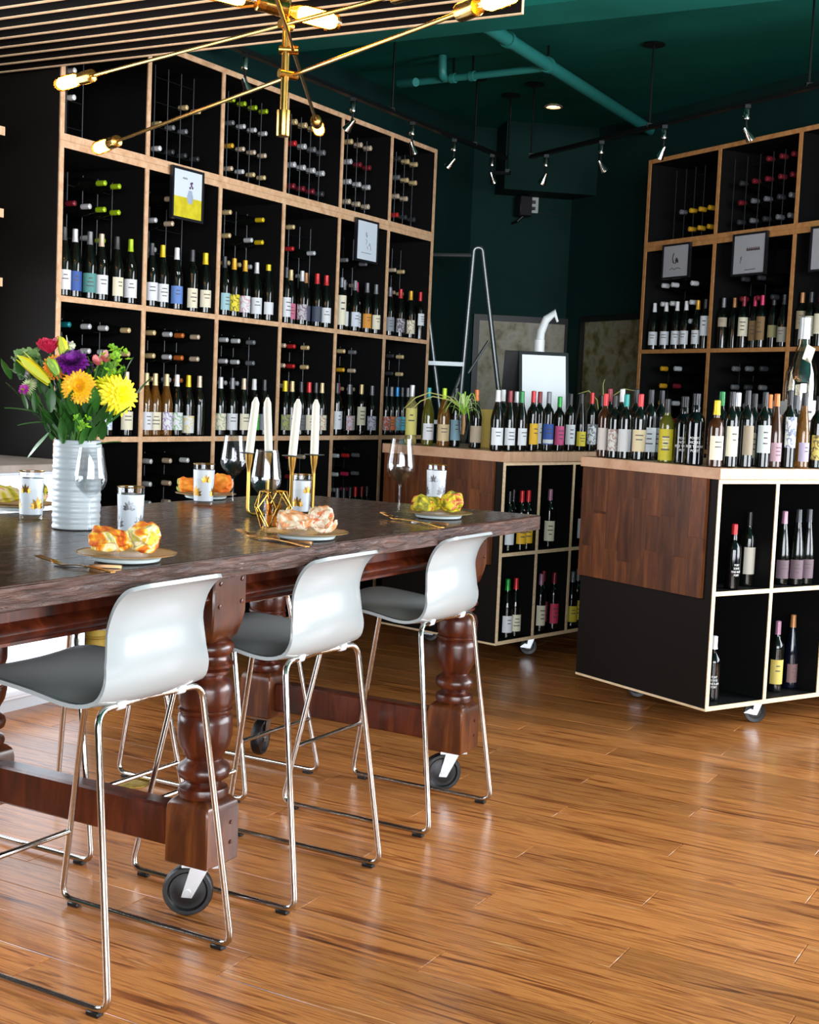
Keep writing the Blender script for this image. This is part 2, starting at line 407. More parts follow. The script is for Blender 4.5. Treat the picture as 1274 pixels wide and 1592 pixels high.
def settle(loc, r_, pushes):
    """first spot along the given offsets where the bottle touches no other"""
    loc = Vector(loc)
    for d in pushes:
        q = loc+d
        if all(abs(q.z-z) > .2 or math.hypot(q.x-x, q.y-y) > r_+r2+.001 for x, y, z, r2 in PLACED):
            loc = q; break
    else: COLL.append(tuple(round(v, 3) for v in loc))
    PLACED.append((loc.x, loc.y, loc.z, r_)); return loc
COLL = []
def bottle(kind, loc, face, cap, lab, glass='dark', lz=None, wrap=2.3, clen=.055, wax=False, art=None, price=None, h=1.0, label='', group=None, cat='bottle', extra=None, jit=.25, scale=1.0, free=True, axis=None, deep=False):
    """face: direction (Vector) the label looks to"""
    prof, rb_ = PROF[kind]
    v_ = Vector((loc.x, loc.y, 0)).normalized(); s_ = Vector((v_.y, -v_.x, 0))
    if free: ps = [v_*a+s_*b for a in (0, .012, .024, .036, .05, .065, .08, .1) for b in (0, .006, -.006, .012, -.012)]
    else:
        fx = Vector(face).normalized(); sx = axis or s_
        ps = [sx*b for b in [q_*k_*.004 for k_ in range(0, 9) for q_ in (1, -1)]] if axis is not None and not deep else [-sx*.008*k_ for k_ in range(20)]
    loc = settle(loc, rb_*scale*SLIM, ps)
    l0, l1 = lz if lz else ((.03, .115) if kind in ('burgundy', 'champagne', 'flute') else (.035, .14))
    if lab is None: l0, l1 = 0, 0
    g, c, l = bottle_meshes(kind, l0, l1, wrap, clen, wax)
    rz = math.atan2(face.x, -face.y) + random.uniform(-jit, jit)
    o = thing('wine_bottle', label, cat, loc, rz, group); o.scale = (scale*SLIM, scale*SLIM, scale*h)
    inst('glass', g, GLASS[glass], o)
    inst('capsule', c, M(cap, .32, .25 if cap not in ('e4e6e8',) else 0), o)
    if l is not None:
        lo = inst('label', l, artmat(lab, art) if art else M(lab, .6), o)
        if art is None and random.random() < .85:
            # two or three printed lines on the paper
            mb = MB(); zc = (l0+l1)/2; hh = l1-l0
            for i in range(random.choice((2, 3))):
                z0 = zc+hh*(.22-.2*i); w = random.uniform(.25, .6)
                mb.lathe([(rb_+.0009, z0), (rb_+.0009, z0+hh*.05)], 5, a0=-math.pi/2-w, a1=-math.pi/2+w)
            inst('label_print', mb.mesh('label_print'), M('55504c', .7), lo)
    if price: wrap_text([price], .026, rb_*.93, .172 if kind != 'bordeaux' else .19).build('price_mark', m_chalk, o, smooth=False)
    if extra: extra(o, rb_)
    return o
# lying bottle: axis along local +y (neck end at y=0, body behind)
prof_ly = [(r_, z_) for r_, z_ in PROF['burgundy'][0]]
me_lg = MB().lathe(prof_ly, 14, m=Matrix.Translation((0, .297, 0)) @ Matrix.Rotation(R(90), 4, 'X')).mesh('glass')
def _cap(l):
    p = [(.0152, .297-l), (.0158, .27), (.0152, .297), (.011, .3), (0, .3005)]
    return MB().lathe(p, 12, m=Matrix.Translation((0, .297, 0)) @ Matrix.Rotation(R(90), 4, 'X')).mesh('capsule')
me_lc = _cap(.055)
me_cork = MB().lathe([(0, .2975), (.0105, .2977), (.0105, .2995), (0, .2998)], 10, m=Matrix.Translation((0, .297, 0)) @ Matrix.Rotation(R(90), 4, 'X')).mesh('cork')
def lying(loc, into, cap, label, group):
    rz = math.atan2(-into.x, into.y)
    o = thing('wine_bottle', label, 'bottle', loc, rz, group); o.scale = (SLIM, 1, SLIM)
    inst('glass', me_lg, GLASS['dark'], o); inst('capsule', me_lc, M(cap, .35, .2), o)
    return o
# ================================================================== WALL SHELVES
ZL = [(.0, .06), (.43, .455), (1.045, 1.07), (1.655, 1.68), (2.306, 2.335), (2.336, 2.365), (2.862, 2.888)]
def shelf_unit(name, label, origin, rz, ncol, pitch, depth, edge, sgn):
    """local y along the wall, local x out of it (front plane x=0), sgn: cells go +y or -y"""
    o = thing(name, label, 'shelf', origin, rz)
    Lh = ncol*pitch
    y0, y1 = (-.0125, Lh+.0125) if sgn > 0 else (-Lh-.0125, .0125)
    MB().span(-depth, -depth+.012, y0, y1, 0, 2.888).build('back_panel', m_black, o, smooth=False)
    for z0, z1 in ZL:
        b = MB().span(-depth+.012, -.006, y0, y1, z0, z1).build('shelf_board', m_black, o, smooth=False)
        MB().span(-.006, 0, y0, y1, z0, z1).build('edge_band', edge, b, smooth=False)
    for k in range(ncol+1):
        y = sgn*k*pitch
        for (za, zb_) in ((.06, 2.306), (2.365, 2.862)):
            b = MB().span(-depth+.012, -.0066, y-.0125, y+.0125, za, zb_).build('upright', m_black, o, smooth=False)
            MB().span(-.0066, -.0004, y-.0125, y+.0125, za, zb_).build('edge_band', edge, b, smooth=False)
    for y in (y0, y1):   # solid end panels
        s = -1 if y == y0 else 1
        MB().span(-depth, -.0068, min(y, y+s*.004), max(y, y+s*.004), 0, 2.888).build('end_panel', m_sideblack, o, smooth=False)
    return o
SLU, SLP, SLPITCH = 4.327, 4.20, .5517
SDEP = .498
shelfL = shelf_unit('wine_shelf', 'tall black wine shelf with light oak edges along the left green wall', ut(SLU+.0, SLP), R(-29.3), 6, SLPITCH, SDEP, m_oak, 1)
SRU, SRP, SRPITCH = 7.035, -5.44, .667
shelfR = shelf_unit('wine_shelf', 'tall black wine shelf with oak edges on the right beyond the carts', rw(SRU, SRP), R(180+28.36), 4, SRPITCH, SDEP, m_oakR, 1)
def cellL(c, f, back, z): return ut(SLU+(c+f)*SLPITCH, SLP+back, z)
def cellR(c, f, back, z): return rw(SRU-(c+f)*SRPITCH, SRP-back, z)
WH, SI, BK, DG, GY, LI, GO, YE, TA, CR, RE, PI, DR, BL, TE, GR, OR, MA, CO = ('e4e6e8', 'c9ccd0', '1c1c1f', '3a3c40', '74777c', 'a4c81e', 'e0a92a', 'e3c21c', 'd9c08c', 'cdb9a0', 'c22a2e', 'c2305e', '7c1f2c', '1e86c8', '157f86', '1f7a3f', 'c46a2c', 'a87a92', 'b07a4a')
LW_, LC_, LB_, LD_ = 'dfe3e8', 'e6e0c6', '3f6cb4', '3a3c44'
# standing bottles: per column list of (pixel x, kind, cap, label, extras)
UP = [
 [(98, 'burgundy', DG, LW_, {}), (115, 'burgundy', SI, '2f55a0', {'art': None}), (138, 'burgundy', GY, '4f8f8c', {}), (156, 'burgundy', CR, LW_, {'price': '3'}), (180, 'burgundy', DG, LC_, {}), (203, 'burgundy', LI, LW_, {'price': '3'})],
 [(234, 'burgundy', DG, LW_, {'price': '2'}), (251, 'burgundy', YE, LW_, {}), (273, 'burgundy', WH, '5f86c8', {'price': '31'}), (297, 'bordeaux', DG, LC_, {'lz': (.02, .115)}), (321, 'burgundy', YE, LC_, {'wax': True})],
 [(347, 'burgundy', DG, '9cc6cc', {'price': '3'}), (362, 'burgundy', GO, 'e6d42a', {'art': '20231c'}), (379, 'burgundy', GO, LW_, {'art': 'd08898'}), (397, 'burgundy', SI, LW_, {}), (415, 'burgundy', YE, LW_, {'wax': True, 'clen': .03, 'lz': (.035, .1)})],
 [(443, 'bordeaux', DG, LW_, {}), (453, 'burgundy', TA, 'c86a86', {}), (466, 'burgundy', SI, 'b9b4bc', {'art': '4a2a3a'}), (478, 'burgundy', CO, '4a4c62', {}), (489, 'burgundy', RE, '39465c', {'wax': True}), (500, 'burgundy', GY, LW_, {'price': '3'}), (512, 'burgundy', RE, LW_, {'wax': True})],
 [(529, 'bordeaux', GY, LC_, {'lz': (.03, .2)}), (538, 'burgundy', GY, LW_, {}), (548, 'burgundy', GY, 'd3dbe8', {}), (557, 'burgundy', PI, LW_, {'price': '3'}), (567, 'burgundy', GY, 'd9922e', {}), (577, 'burgundy', GY, LC_, {}), (587, 'burgundy', GY, LC_, {})],
 [(604, 'burgundy', GY, '8c929a', {}), (610, 'burgundy', PI, '8c929a', {}), (619, 'burgundy', RE, '6c6470', {'art': 'd8d8da'}), (627, 'burgundy', GY, LC_, {}), (635, 'burgundy', GO, LC_, {'art': '8a6a50'}), (643, 'burgundy', GY, 'b4a8a4', {'art': '9a3038'}), (651, 'bordeaux', RE, LW_, {'lz': (.09, .165)})],
]
LO = [
 [(110, 'burgundy', WH, LW_, {}), (163, 'burgundy', WH, LW_, {'art': '3a9ad0'}), (195, 'burgundy', CR, LC_, {})],
 [(226, 'burgundy', TA, LW_, {'glass': 'amber'}), (239, 'burgundy', TA, LC_, {'glass': 'amber'}), (257, 'burgundy', TA, LW_, {'glass': 'amber', 'art': '8e6ab0'}), (273, 'burgundy', WH, LW_, {'art': '6cb05a'}), (291, 'burgundy', YE, LW_, {'art': 'e6cf1e', 'lz': (.015, .1)}), (308, 'burgundy', CR, None, {'price': '21'})],
 [(341, 'burgundy', SI, LC_, {'art': '8aa68a'}), (359, 'burgundy', GY, LW_, {}), (377, 'burgundy', CR, LC_, {}), (393, 'burgundy', WH, '4fc04a', {}), (409, 'burgundy', DG, '8c9298', {})],
 [(441, 'burgundy', YE, '9aa65a', {'art': '7a4a86', 'wax': True}), (452, 'burgundy', TA, 'c8c6c0', {}), (466, 'burgundy', DG, '6a6c70', {}), (480, 'burgundy', RE, LC_, {'wax': True}), (491, 'burgundy', DG, LC_, {}), (501, 'burgundy', TA, LC_, {'art': 'b07a78'})],
 [(522, 'bordeaux', DG, LW_, {}), (530, 'bordeaux', PI, LW_, {}), (539, 'burgundy', GY, 'c8c4d8', {'art': 'd0703a'}), (549, 'burgundy', DG, LC_, {}), (558, 'bordeaux', TA, LC_, {'lz': (.06, .17)}), (567, 'bordeaux', DG, None, {}), (577, 'burgundy', GY, 'cfd0dc', {'art': '5a4a8c'})],
 [(599, 'burgundy', DG, 'c86a5a', {'art': 'dcd8d8'}), (606, 'burgundy', GY, 'd97a4a', {}), (616, 'burgundy', BL, '5ab0c4', {'art': 'b8484a'}), (623, 'burgundy', DG, '4ab0c8', {}), (631, 'burgundy', GY, LW_, {'art': 'c05a4a'})],
]
nst = 0
def relax(pts, lo, hi, b0, b1, dmin):
    """pts: list of [u, back]; push apart until no two bottles touch"""
    n = len(pts)
    for it in range(600):
        moved = False
        for a in range(n):
            for b in range(a+1, n):
                dx = pts[b][0]-pts[a][0]; dy = pts[b][1]-pts[a][1]; d = math.hypot(dx, dy)
                if d < dmin:
                    moved = True
                    if d < 1e-5: dx, dy, d = 1e-3, 1e-3, 1.4e-3
                    k = (dmin-d)/d*.52
                    for q, s_ in ((a, -1), (b, 1)):
                        pts[q][0] = min(max(pts[q][0]+s_*dx*k, lo), hi); pts[q][1] = min(max(pts[q][1]+s_*dy*k, b0), b1)
        if not moved: break
    return pts
def shelf_row(rows, zb_, cell, ax, u_of, lo_hi, back_dir, lab_fn, grp, face):
    global nst
    for c, lst in enumerate(rows):
        lo, hi = lo_hi(c); pts = []
        for i, it in enumerate(lst):
            bk_ = .046+(.03 if (i % 2 and len(lst) > 6) else .002*(i % 2))
            p = on_line(it[0], cell(c, .5, bk_, zb_), ax, -1.5, 1.5); pts.append([min(max(p.dot(ax), lo), hi), bk_])
        relax(pts, lo, hi, .046, .112, .067)
        for i, (px, kind, cap, lab, kw) in enumerate(lst):
            nst += 1
            bottle(kind, u_of(pts[i][0], pts[i][1], zb_+.0003), face, cap, lab, label=lab_fn(cname(cap).replace(' ', '-'), i, c), group=grp, free=False, axis=ax, **kw)
for rowname, rows, zb_ in (('upper', UP, 1.68), ('lower', LO, 1.07)):
    shelf_row(rows, zb_, cellL, U, lambda u_, b_, z_: ut(u_, SLP+b_, z_), lambda c: (SLU+c*SLPITCH+.048, SLU+(c+1)*SLPITCH-.048), T,
              lambda cn_, i, c: '%s-capped wine bottle, %s from left, %s column, %s bottle row of left shelf' % (cn_, ORD[i], ORD[c], rowname), 'bottles standing on the left shelf', (-T-U*.45).normalized())
RU_ = [
 [(1015, 'burgundy', WH, LW_, {}), (1033, 'burgundy', WH, LW_, {}), (1050, 'burgundy', WH, LW_, {}), (1064, 'burgundy', WH, LW_, {}), (1082, 'burgundy', GO, LW_, {}), (1094, 'bordeaux', DG, LW_, {'lz': (.08, .2)})],
 [(1123, 'bordeaux', GY, 'b9a894', {'lz': (.13, .185)}), (1137, 'bordeaux', CO, None, {}), (1154, 'bordeaux', DR, LC_, {'lz': (.07, .18)}), (1170, 'bordeaux', PI, '8a6a40', {'lz': (.045, .16)}), (1182, 'bordeaux', PI, '8a6a40', {'lz': (.045, .18)}), (1200, 'bordeaux', DG, 'a09a6a', {'lz': (.06, .13)}), (1216, 'burgundy', DG, 'a09a8a', {})],
 [(1243, 'bordeaux', CO, '9a8c70', {'lz': (.1, .2)}), (1257, 'bordeaux', DG, LC_, {'lz': (.06, .17)}), (1272, 'bordeaux', DR, LC_, {'lz': (.07, .18)})],
]
shelf_row(RU_, 1.68, cellR, S2, lambda u_, b_, z_: rw(u_, SRP-b_, z_), lambda c: (SRU-(c+1)*SRPITCH+.048, SRU-c*SRPITCH-.048), NR,
          lambda cn_, i, c: '%s-capped wine bottle, %s from left in %s column of the right shelf' % (cn_, ORD[i], ORD[c]), 'bottles standing on the right shelf', (NR-S2*.6).normalized())
# racks of lying bottles: wire frame + bottles with the neck towards the room
def rack(cell, c, z0, z1, fracs, n, cols, shelfname, levelname, into, drop=(), stuff=False):
    """fracs: positions across the cell, cols: capsule colour per column (or list per row)"""
    bk = .03 if levelname == 'top' else .165
    def cv(f, z, extra=0, b=None):
        q = cell(c, f, 0, z); n = T if shelfname == 'left' else -NR
        v = q-CAMP; p = CAMP + v*(1+((bk if b is None else b)+extra)/v.dot(n)); p.z = z; return p
    def inside(p, r_):
        if shelfname == 'left': w_, h_ = p.dot(U)-SLU-c*SLPITCH, SLPITCH
        else: w_, h_ = SRU-c*SRPITCH-p.dot(S2), SRPITCH
        return r_+.014 < w_ < h_-r_-.014
    o = thing('bottle_rack', 'thin steel wire rack in the %s column, %s cells of the %s shelf' % (ORD[c], levelname, shelfname), 'rack', cell(c, 0, .05, z0), 0, 'wire bottle racks in the shelves')
    base = cell(c, 0, .05, z0)
    pitch = (z1-z0-.04)/n
    ok = []
    for f in fracs:
        q = cv(f-.085, z0+.0005, .02)-base
        if inside(q+base, .004): MB().tube([q, q+Vector((0, 0, z1-z0-.06))], .0024, 5).build('rod', m_rod, o); ok.append(q)
    for k in range(n):
        zz = .04+k*pitch
        if len(ok) < 2: break
        a = ok[0]+Vector((0, 0, zz)); b = ok[-1]+Vector((0, 0, zz))
        MB().tube([a, b], .0022, 5).build('wire', m_iron, o)
    for k in range(n):
        for j, f in enumerate(fracs):
            if (j, k) in drop: continue
            col = cols[j][k % len(cols[j])] if isinstance(cols[j], (list, tuple)) else cols[j]
            if col is None: continue
            p = cv(f, z0+.055+k*pitch, 0, .03 if (levelname == 'top' or .055+k*pitch > .355 or shelfname == 'right') else .165)
            if not inside(p, .034): continue
            nly[0] += 1
            if stuff: TINY.append((p, col, into)); continue
            lying(p, into, col, '%s-capped bottle lying in %s row, %s from left, %s %s cell of %s shelf' % (cname(col).replace(' ', '-'), ORD[k], ORD[j], ORD[c], levelname, shelfname), 'bottles lying in the %s shelf racks' % shelfname)
inL = T; inR = -NR; nly = [0]; TINY = []
Z1, Z2, Z3, Z4 = (2.366, 2.86), (1.681, 2.305), (1.071, 1.654), (.456, 1.044)
F3 = (.17, .36, .55); F4 = (.15, .32, .49, .66); F2 = (.2, .42)
# top row
rack(cellL, 0, *Z1, (.12, .3), 4, [[None, WH, WH, None], [None, None, WH, None]], 'left', 'top', inL)
rack(cellL, 1, *Z1, F4, 4, [[WH, TA, None, None], [DG, GY, None, None], [DG, GY, TA, None], [DG, None, TA, None]], 'left', 'top', inL)
rack(cellL, 2, *Z1, F4, 4, [[CR, GO, GY, LI], [SI, CR, SI, LI], [TA, CR, SI, LI], [TA, CR, SI, LI]], 'left', 'top', inL)
rack(cellL, 3, *Z1, F4, 4, [[DR, SI, RE, TA], [DR, SI, SI, TA], [DR, SI, GY, TA], [DG, SI, GY, None]], 'left', 'top', inL, stuff=True)
rack(cellL, 4, *Z1, F3, 4, [[CR, SI, SI, TA], [CR, SI, DR, CR], [CR, SI, DR, CR]], 'left', 'top', inL, stuff=True)
rack(cellL, 5, *Z1, F3, 4, [[RE, CR, GY, DG], [DG, CR, TA, TA], [DG, None, TA, TA]], 'left', 'top', inL, stuff=True)
# second row, behind the standing bottles
rack(cellL, 0, *Z2, F4, 5, [[None, None, None, DR, None], [None, None, SI, SI, None], [None, LI, LI, LI, LI], [None, None, LI, LI, LI]], 'left', 'upper', inL)
rack(cellL, 1, *Z2, (.12, .34, .55), 5, [[None, None, SI, SI, None], [None, None, None, CR, CR], [None, None, None, None, CR]], 'left', 'upper', inL)
rack(cellL, 2, *Z2, F4, 5, [[TA, TA, TA, TA, TA], [TA, TA, TA, None, None], [None, None, SI, SI, None], [None, None, YE, YE, YE]], 'left', 'upper', inL)
rack(cellL, 3, *Z2, F3, 5, [[TA, TA, TA, RE, TA], [None, None, SI, None, None], [None, None, SI, SI, None]], 'left', 'upper', inL)
rack(cellL, 4, *Z2, F3, 5, [[GY, GY, GY, GY, None], [None, CR, CR, None, None], [None, None, GY, GY, None]], 'left', 'upper', inL)
rack(cellL, 5, *Z2, F3, 5, [[CR, CR, CR, CR, None], [DR, TA, TA, TA, None], [None, DR, None, None, None]], 'left', 'upper', inL)
# third row
rack(cellL, 0, *Z3, (.12, .35, .55, .82), 5, [[None, None, TE, SI, TE], [None, None, SI, SI, SI], [None, None, SI, SI, SI], [None, None, TA, TA, TA]], 'left', 'middle', inL)
rack(cellL, 1, *Z3, (.14, .36, .52, .74), 5, [[None, TA, TA, TA, TA], [None, None, SI, SI, SI], [None, OR, OR, OR, OR], [None, None, CR, CR, CR]], 'left', 'middle', inL)
rack(cellL, 2, *Z3, (.16, .34, .58), 5, [[None, SI, SI, SI, SI], [None, SI, SI, SI, SI], [None, None, GY, GY, GY]], 'left', 'middle', inL)
rack(cellL, 3, *Z3, (.09, .255, .5), 5, [[None, CR, CR, CR, CR], [None, RE, RE, RE, RE], [None, TA, TA, TA, TA]], 'left', 'middle', inL)
rack(cellL, 4, *Z3, (.18, .4), 5, [[None, TA, TA, GO, TA], [None, CR, CR, CR, GY]], 'left', 'middle', inL)
rack(cellL, 5, *Z3, (.2, .42), 5, [[None, DR, DG, DG, DG], [None, CR, TA, TA, TA]], 'left', 'middle', inL)
# fourth row
rack(cellL, 1, *Z4, (.14, .4, .64), 5, [[None, None, SI, SI, SI], [None, None, CR, CR, CR], [None, None, WH, WH, WH]], 'left', 'low', inL)
rack(cellL, 3, *Z4, (.3, .5), 5, [[None, None, DR, DR, DR], [None, None, CR, CR, CR]], 'left', 'low', inL)
rack(cellL, 4, *Z4, (.14, .34, .55), 5, [[None, None, SI, SI, SI], [None, None, PI, PI, RE], [None, None, GY, GY, GY]], 'left', 'low', inL)
# bottles standing on the lowest visible board
shelf_row([[], [], [], [], [(522, 'bordeaux', GY, LD_, {}), (533, 'bordeaux', DG, LD_, {}), (543, 'bordeaux', DG, LD_, {}), (552, 'bordeaux', RE, LD_, {}), (562, 'bordeaux', DR, LD_, {}), (571, 'bordeaux', DG, LD_, {})]], .455, cellL, U,
          lambda u_, b_, z_: ut(u_, SLP+b_, z_), lambda c: (SLU+c*SLPITCH+.0565, SLU+(c+1)*SLPITCH-.0565), T,
          lambda cn_, i, c: '%s-capped dark bottle, %s from left, fifth column bottom board of left shelf' % (cn_, ORD[i]), 'bottles on the low left shelf board', -T)
# right shelf
rack(cellR, 0, *Z1, (.5, .64, .77, .9), 4, [[None, GY, None, None], [GO, GO, None, None], [GO, GO, None, None], [GO, GO, None, None]], 'right', 'top', inR, stuff=True)
rack(cellR, 1, *Z1, (.3, .46, .62, .78, .92), 4, [[DG, DR, DG, None], [GY, GY, DR, None], [DG, GY, DR, DR], [GY, DG, DR, DR], [GY, GY, DR, DR]], 'right', 'top', inR, stuff=True)
rack(cellR, 0, *Z2, (.3, .44, .72), 5, [[None, None, WH, WH, None], [None, None, WH, WH, None], [None, SI, WH, WH, None]], 'right', 'upper', inR, stuff=True)
rack(cellR, 0, *Z3, (.35, .55), 5, [[None, GO, GO, GO, GO], [None, DR, SI, DR, SI]], 'right', 'middle', inR, stuff=True)
rack(cellR, 1, *Z3, (.35, .52, .7), 5, [[None, GY, GY, GY, GY], [None, DG, GY, DG, GY], [None, GY, DG, GY, DG]], 'right', 'middle', inR, stuff=True)
rack(cellR, 1, *Z2, (.4, .6, .78), 5, [[None, None, DR, DG, None], [None, None, DR, DG, None], [None, None, DG, None, None]], 'right', 'upper', inR, stuff=True)

# the tiny lying bottles of the far cells, past what can be picked apart
V_ = []; F_ = []; mi = []; tm = [GLASS['dark']]
for p, col, into in TINY:
    mt = Matrix.Translation(p) @ Matrix.Rotation(math.atan2(-into.x, into.y), 4, 'Z')
    cm = M(col, .35, .2)
    if cm not in tm: tm.append(cm)
    for me_, k in ((me_lg, 0), (me_lc, tm.index(cm))):
        n0 = len(V_); V_ += [tuple(mt @ v.co) for v in me_.vertices]
        for q in me_.polygons: F_.append(tuple(n0+i for i in q.vertices)); mi.append(k)
me_t = bpy.data.meshes.new('racked_bottles'); me_t.from_pydata(V_, [], F_)
for m_ in tm: me_t.materials.append(m_)
me_t.polygons.foreach_set('material_index', mi); me_t.polygons.foreach_set('use_smooth', [True]*len(mi)); me_t.set_sharp_from_angle(angle=R(40))
ob_ = bpy.data.objects.new('racked_bottles', me_t); COL.objects.link(ob_)
tag(ob_, 'many tiny bottle necks lying in the far and top shelf racks', 'bottles', None, 'stuff')
# ================================================================== CARTS
def caster(parent, loc, rz, wr=.044, brake=True, zt=.1, scale=1.0):
    c = thing('caster', None, None, loc, rz); c.parent = parent
    y = Matrix.Rotation(R(90), 4, 'X')
    w = MB().lathe([(0, -.014), (wr*.55, -.014), (wr*.62, -.011), (wr*.95, -.013), (wr, -.009), (wr, .009), (wr*.95, .013), (wr*.62, .011), (wr*.55, .014), (0, .014)], 24, m=Matrix.Translation((0, 0, wr)) @ y)
    w.build('wheel', m_rubber, c)
    mb = MB()
    for s in (-1, 1):
        mb.prism([(-.010, wr-.010), (.010, wr-.010), (.010+wr*.35+.006, zt-.008), (-.002, zt-.008)], s*.018-.0015, s*.018+.0015)
    mb.box((wr*.45, 0, zt-.0055), (wr*1.1+.02, .042, .003))
    mb.lathe([(0, -.021), (.006, -.021), (.006, .021), (0, .021)], 10, m=Matrix.Translation((0, 0, wr)) @ y)
    mb.build('fork', m_steel, c)
    MB().box((wr*.45, 0, zt-.0021), (.075*scale, .06*scale, .004)).build('mounting_plate', m_steel, c)
    if brake:
        MB().prism([(-.045, wr*.9), (-.02, wr*1.35), (.0, wr*1.2), (-.012, wr*.8)], -.02, .02).build('brake_lever', m_steel, c)
    return c
def cart(name, label, corner, ang, pitch, ncol, depth, zmid, ztop, zwt, over, stripe):
    """local y along the front, local x out of the front; corner = front-left bottom"""
    d, n = rot2(ang)
    o = thing(name, label, 'cart', Vector((corner.x, corner.y, 0)), R(-ang))
    L_ = ncol*pitch+.018; D = depth; th = .018
    def board(nm, x0, x1, y0, y1, z0, z1, front=True, par=o):
        b = MB().span(x0, x1-.004 if front else x1, y0, y1, z0, z1).build(nm, m_sideblack if nm == 'side_panel' else m_black, par, smooth=False)
        if front: MB().span(x1-.004, x1, y0, y1, z0, z1).build('edge_band', m_ply, b, smooth=False)
        return b
    b = board('bottom_board', -D, 0, 0, L_, .1, .1+th)
    MB().span(-D, -.004, -.0015, 0, .1, .1+th*.55).build('edge_band', m_ply, b, smooth=False)
    board('top_board', -D, 0, 0, L_, ztop-th, ztop)
    board('mid_shelf', -D, -.0005, th, L_-th, zmid-th/2, zmid+th/2)
    for k in range(ncol+1):
        y0 = k*pitch
        board('side_panel' if k in (0, ncol) else 'divider', -D, -.0003, y0, y0+th, .1+th, ztop-th)
    MB().span(-D/2-.006, -D/2+.006, th, L_-th, .1+th, ztop-th).build('back_panel', m_black, o, smooth=False)
    # worktop of butcher block staves
    w = MB().span(-D-over[1], over[1], -over[0], L_+over[0], ztop, zwt).build('worktop', m_top, o, bevel=.002)
    # waterfall panel of walnut staves hung on the end
    wp = thing('walnut_panel', None, None); wp.parent = o
    x0, x1, z0, z1 = -D-.002, -.05, stripe, ztop-.0005
    ns = 9; wd_ = (x1-x0)/ns; rnd = random.Random(int(ang*7))
    for i in range(ns):
        cuts = [z0] + sorted(rnd.uniform(z0+.08, z1-.08) for _ in range(rnd.choice((1, 1, 2)))) + [z1]
        for a_, b_ in zip(cuts, cuts[1:]):
            me = MB().span(-wd_/2, wd_/2, -.009, .009, -(b_-a_)/2, (b_-a_)/2).mesh('stave', bevel=.0006)
            inst('stave', me, m_walnut, wp, (x0+(i+.5)*wd_, -.0095, (a_+b_)/2))
    for (x, y, rz_) in ((-.085, .39, .75), (-D+.13, .26, 1.0), (-.12, L_-.2, .4), (-D+.12, L_-.12, -.6)):
        caster(o, (x, y, 0), rz_)
    return o
isl_c = atz(1097, 1106.5, .1); ISA = 55.88
island = cart('display_cart', 'black display cart with walnut end panel and cream ply edges at right', isl_c, ISA, .338, 4, .79, .575, 1.035, 1.08, (.019, .02), .553)
crt_c = atz(770.5, 1004, .1); CTA = 41.53
cart1 = cart('display_cart', 'black display cart with cream ply edges behind the right end of the table', crt_c, CTA, .298, 4, .78, .55, 1.012, 1.062, (.019, .02), .5)
def cart_pt(c, ang, y, x, z):
    d, n = rot2(ang); p = d*y + n*x; return Vector((c.x+p.x, c.y+p.y, z))
# ---- bottles on the carts: (pixel x, set-back from the front, kind, cap, label, extras)
def port_text(lines, size=.0135, z=.1):
    def f(o, rb_): wrap_text(lines, size, rb_+.0008, z).build('lettering', m_chalk, o, smooth=False)
    return f
def art_strip(col, z0, z1):
    def f(o, rb_): MB().lathe([(rb_+.001, z0), (rb_+.001, z1)], 12, a0=-math.pi/2-1.1, a1=-math.pi/2+1.1).build('label_band', M(col, .6), o)
    return f
PORTO = ['PORTO', 'HOPKE', 'FINE TAWNY', 'PORT']
def row_on(c, ang, items, z, where, grp, frame_dir=Vector((-.1, -1, 0))):
    d, n = rot2(ang)
    for i, (px, back, kind, cap, lab, kw) in enumerate(items):
        kw = dict(kw); desc = kw.pop('desc', '%s-capped wine bottle' % cname(cap).replace(' ', '-'))
        p = on_line(px, cart_pt(c, ang, .5, -back, z), d, -3, 4)
        p.z = z+.0004
        bottle(kind, p, (n*.8+frame_dir*.5).normalized(), cap, lab, label='%s, %s' % (desc, where(i)), group=grp, **kw)
C1front = [
 (771, .05, 'burgundy', WH, LW_, {}), (790, .05, 'burgundy', DR, LW_, {}), (808, .05, 'burgundy', GR, LW_, {}),
 (826, .045, 'bordeaux', RE, 'e6b422', {}), (850, .05, 'bordeaux', GY, '2f56a8', {'extra': art_strip('dfe3e8', .04, .06)}),
 (867, .05, 'bordeaux', '1f9a3a', 'cf4f86', {'h': .93, 'desc': 'pink-labelled bottle with bright green cap'}),
 (884, .05, 'bordeaux', BK, LW_, {'h': .99}), (901, .05, 'flute', BK, 'e3cf3a', {'h': .9, 'desc': 'slim yellow-labelled bottle with black cap'}), (917, .05, 'bordeaux', RE, LW_, {'art': '2a2c30', 'h': 1.03}),
]
C1mid = [(770+9, .17, 'bordeaux', WH, LW_, {}), (836, .15, 'bordeaux', DR, LW_, {}), (932, .15, 'bordeaux', BK, LW_, {}), (800, .27, 'burgundy', SI, LC_, {})]
row_on(crt_c, CTA, C1front, 1.062, lambda i: '%s in the front row on the middle cart' % ORD[i], 'bottles on the middle cart')
row_on(crt_c, CTA, C1mid, 1.062, lambda i: '%s in the back row on the middle cart' % ORD[i], 'bottles on the middle cart')
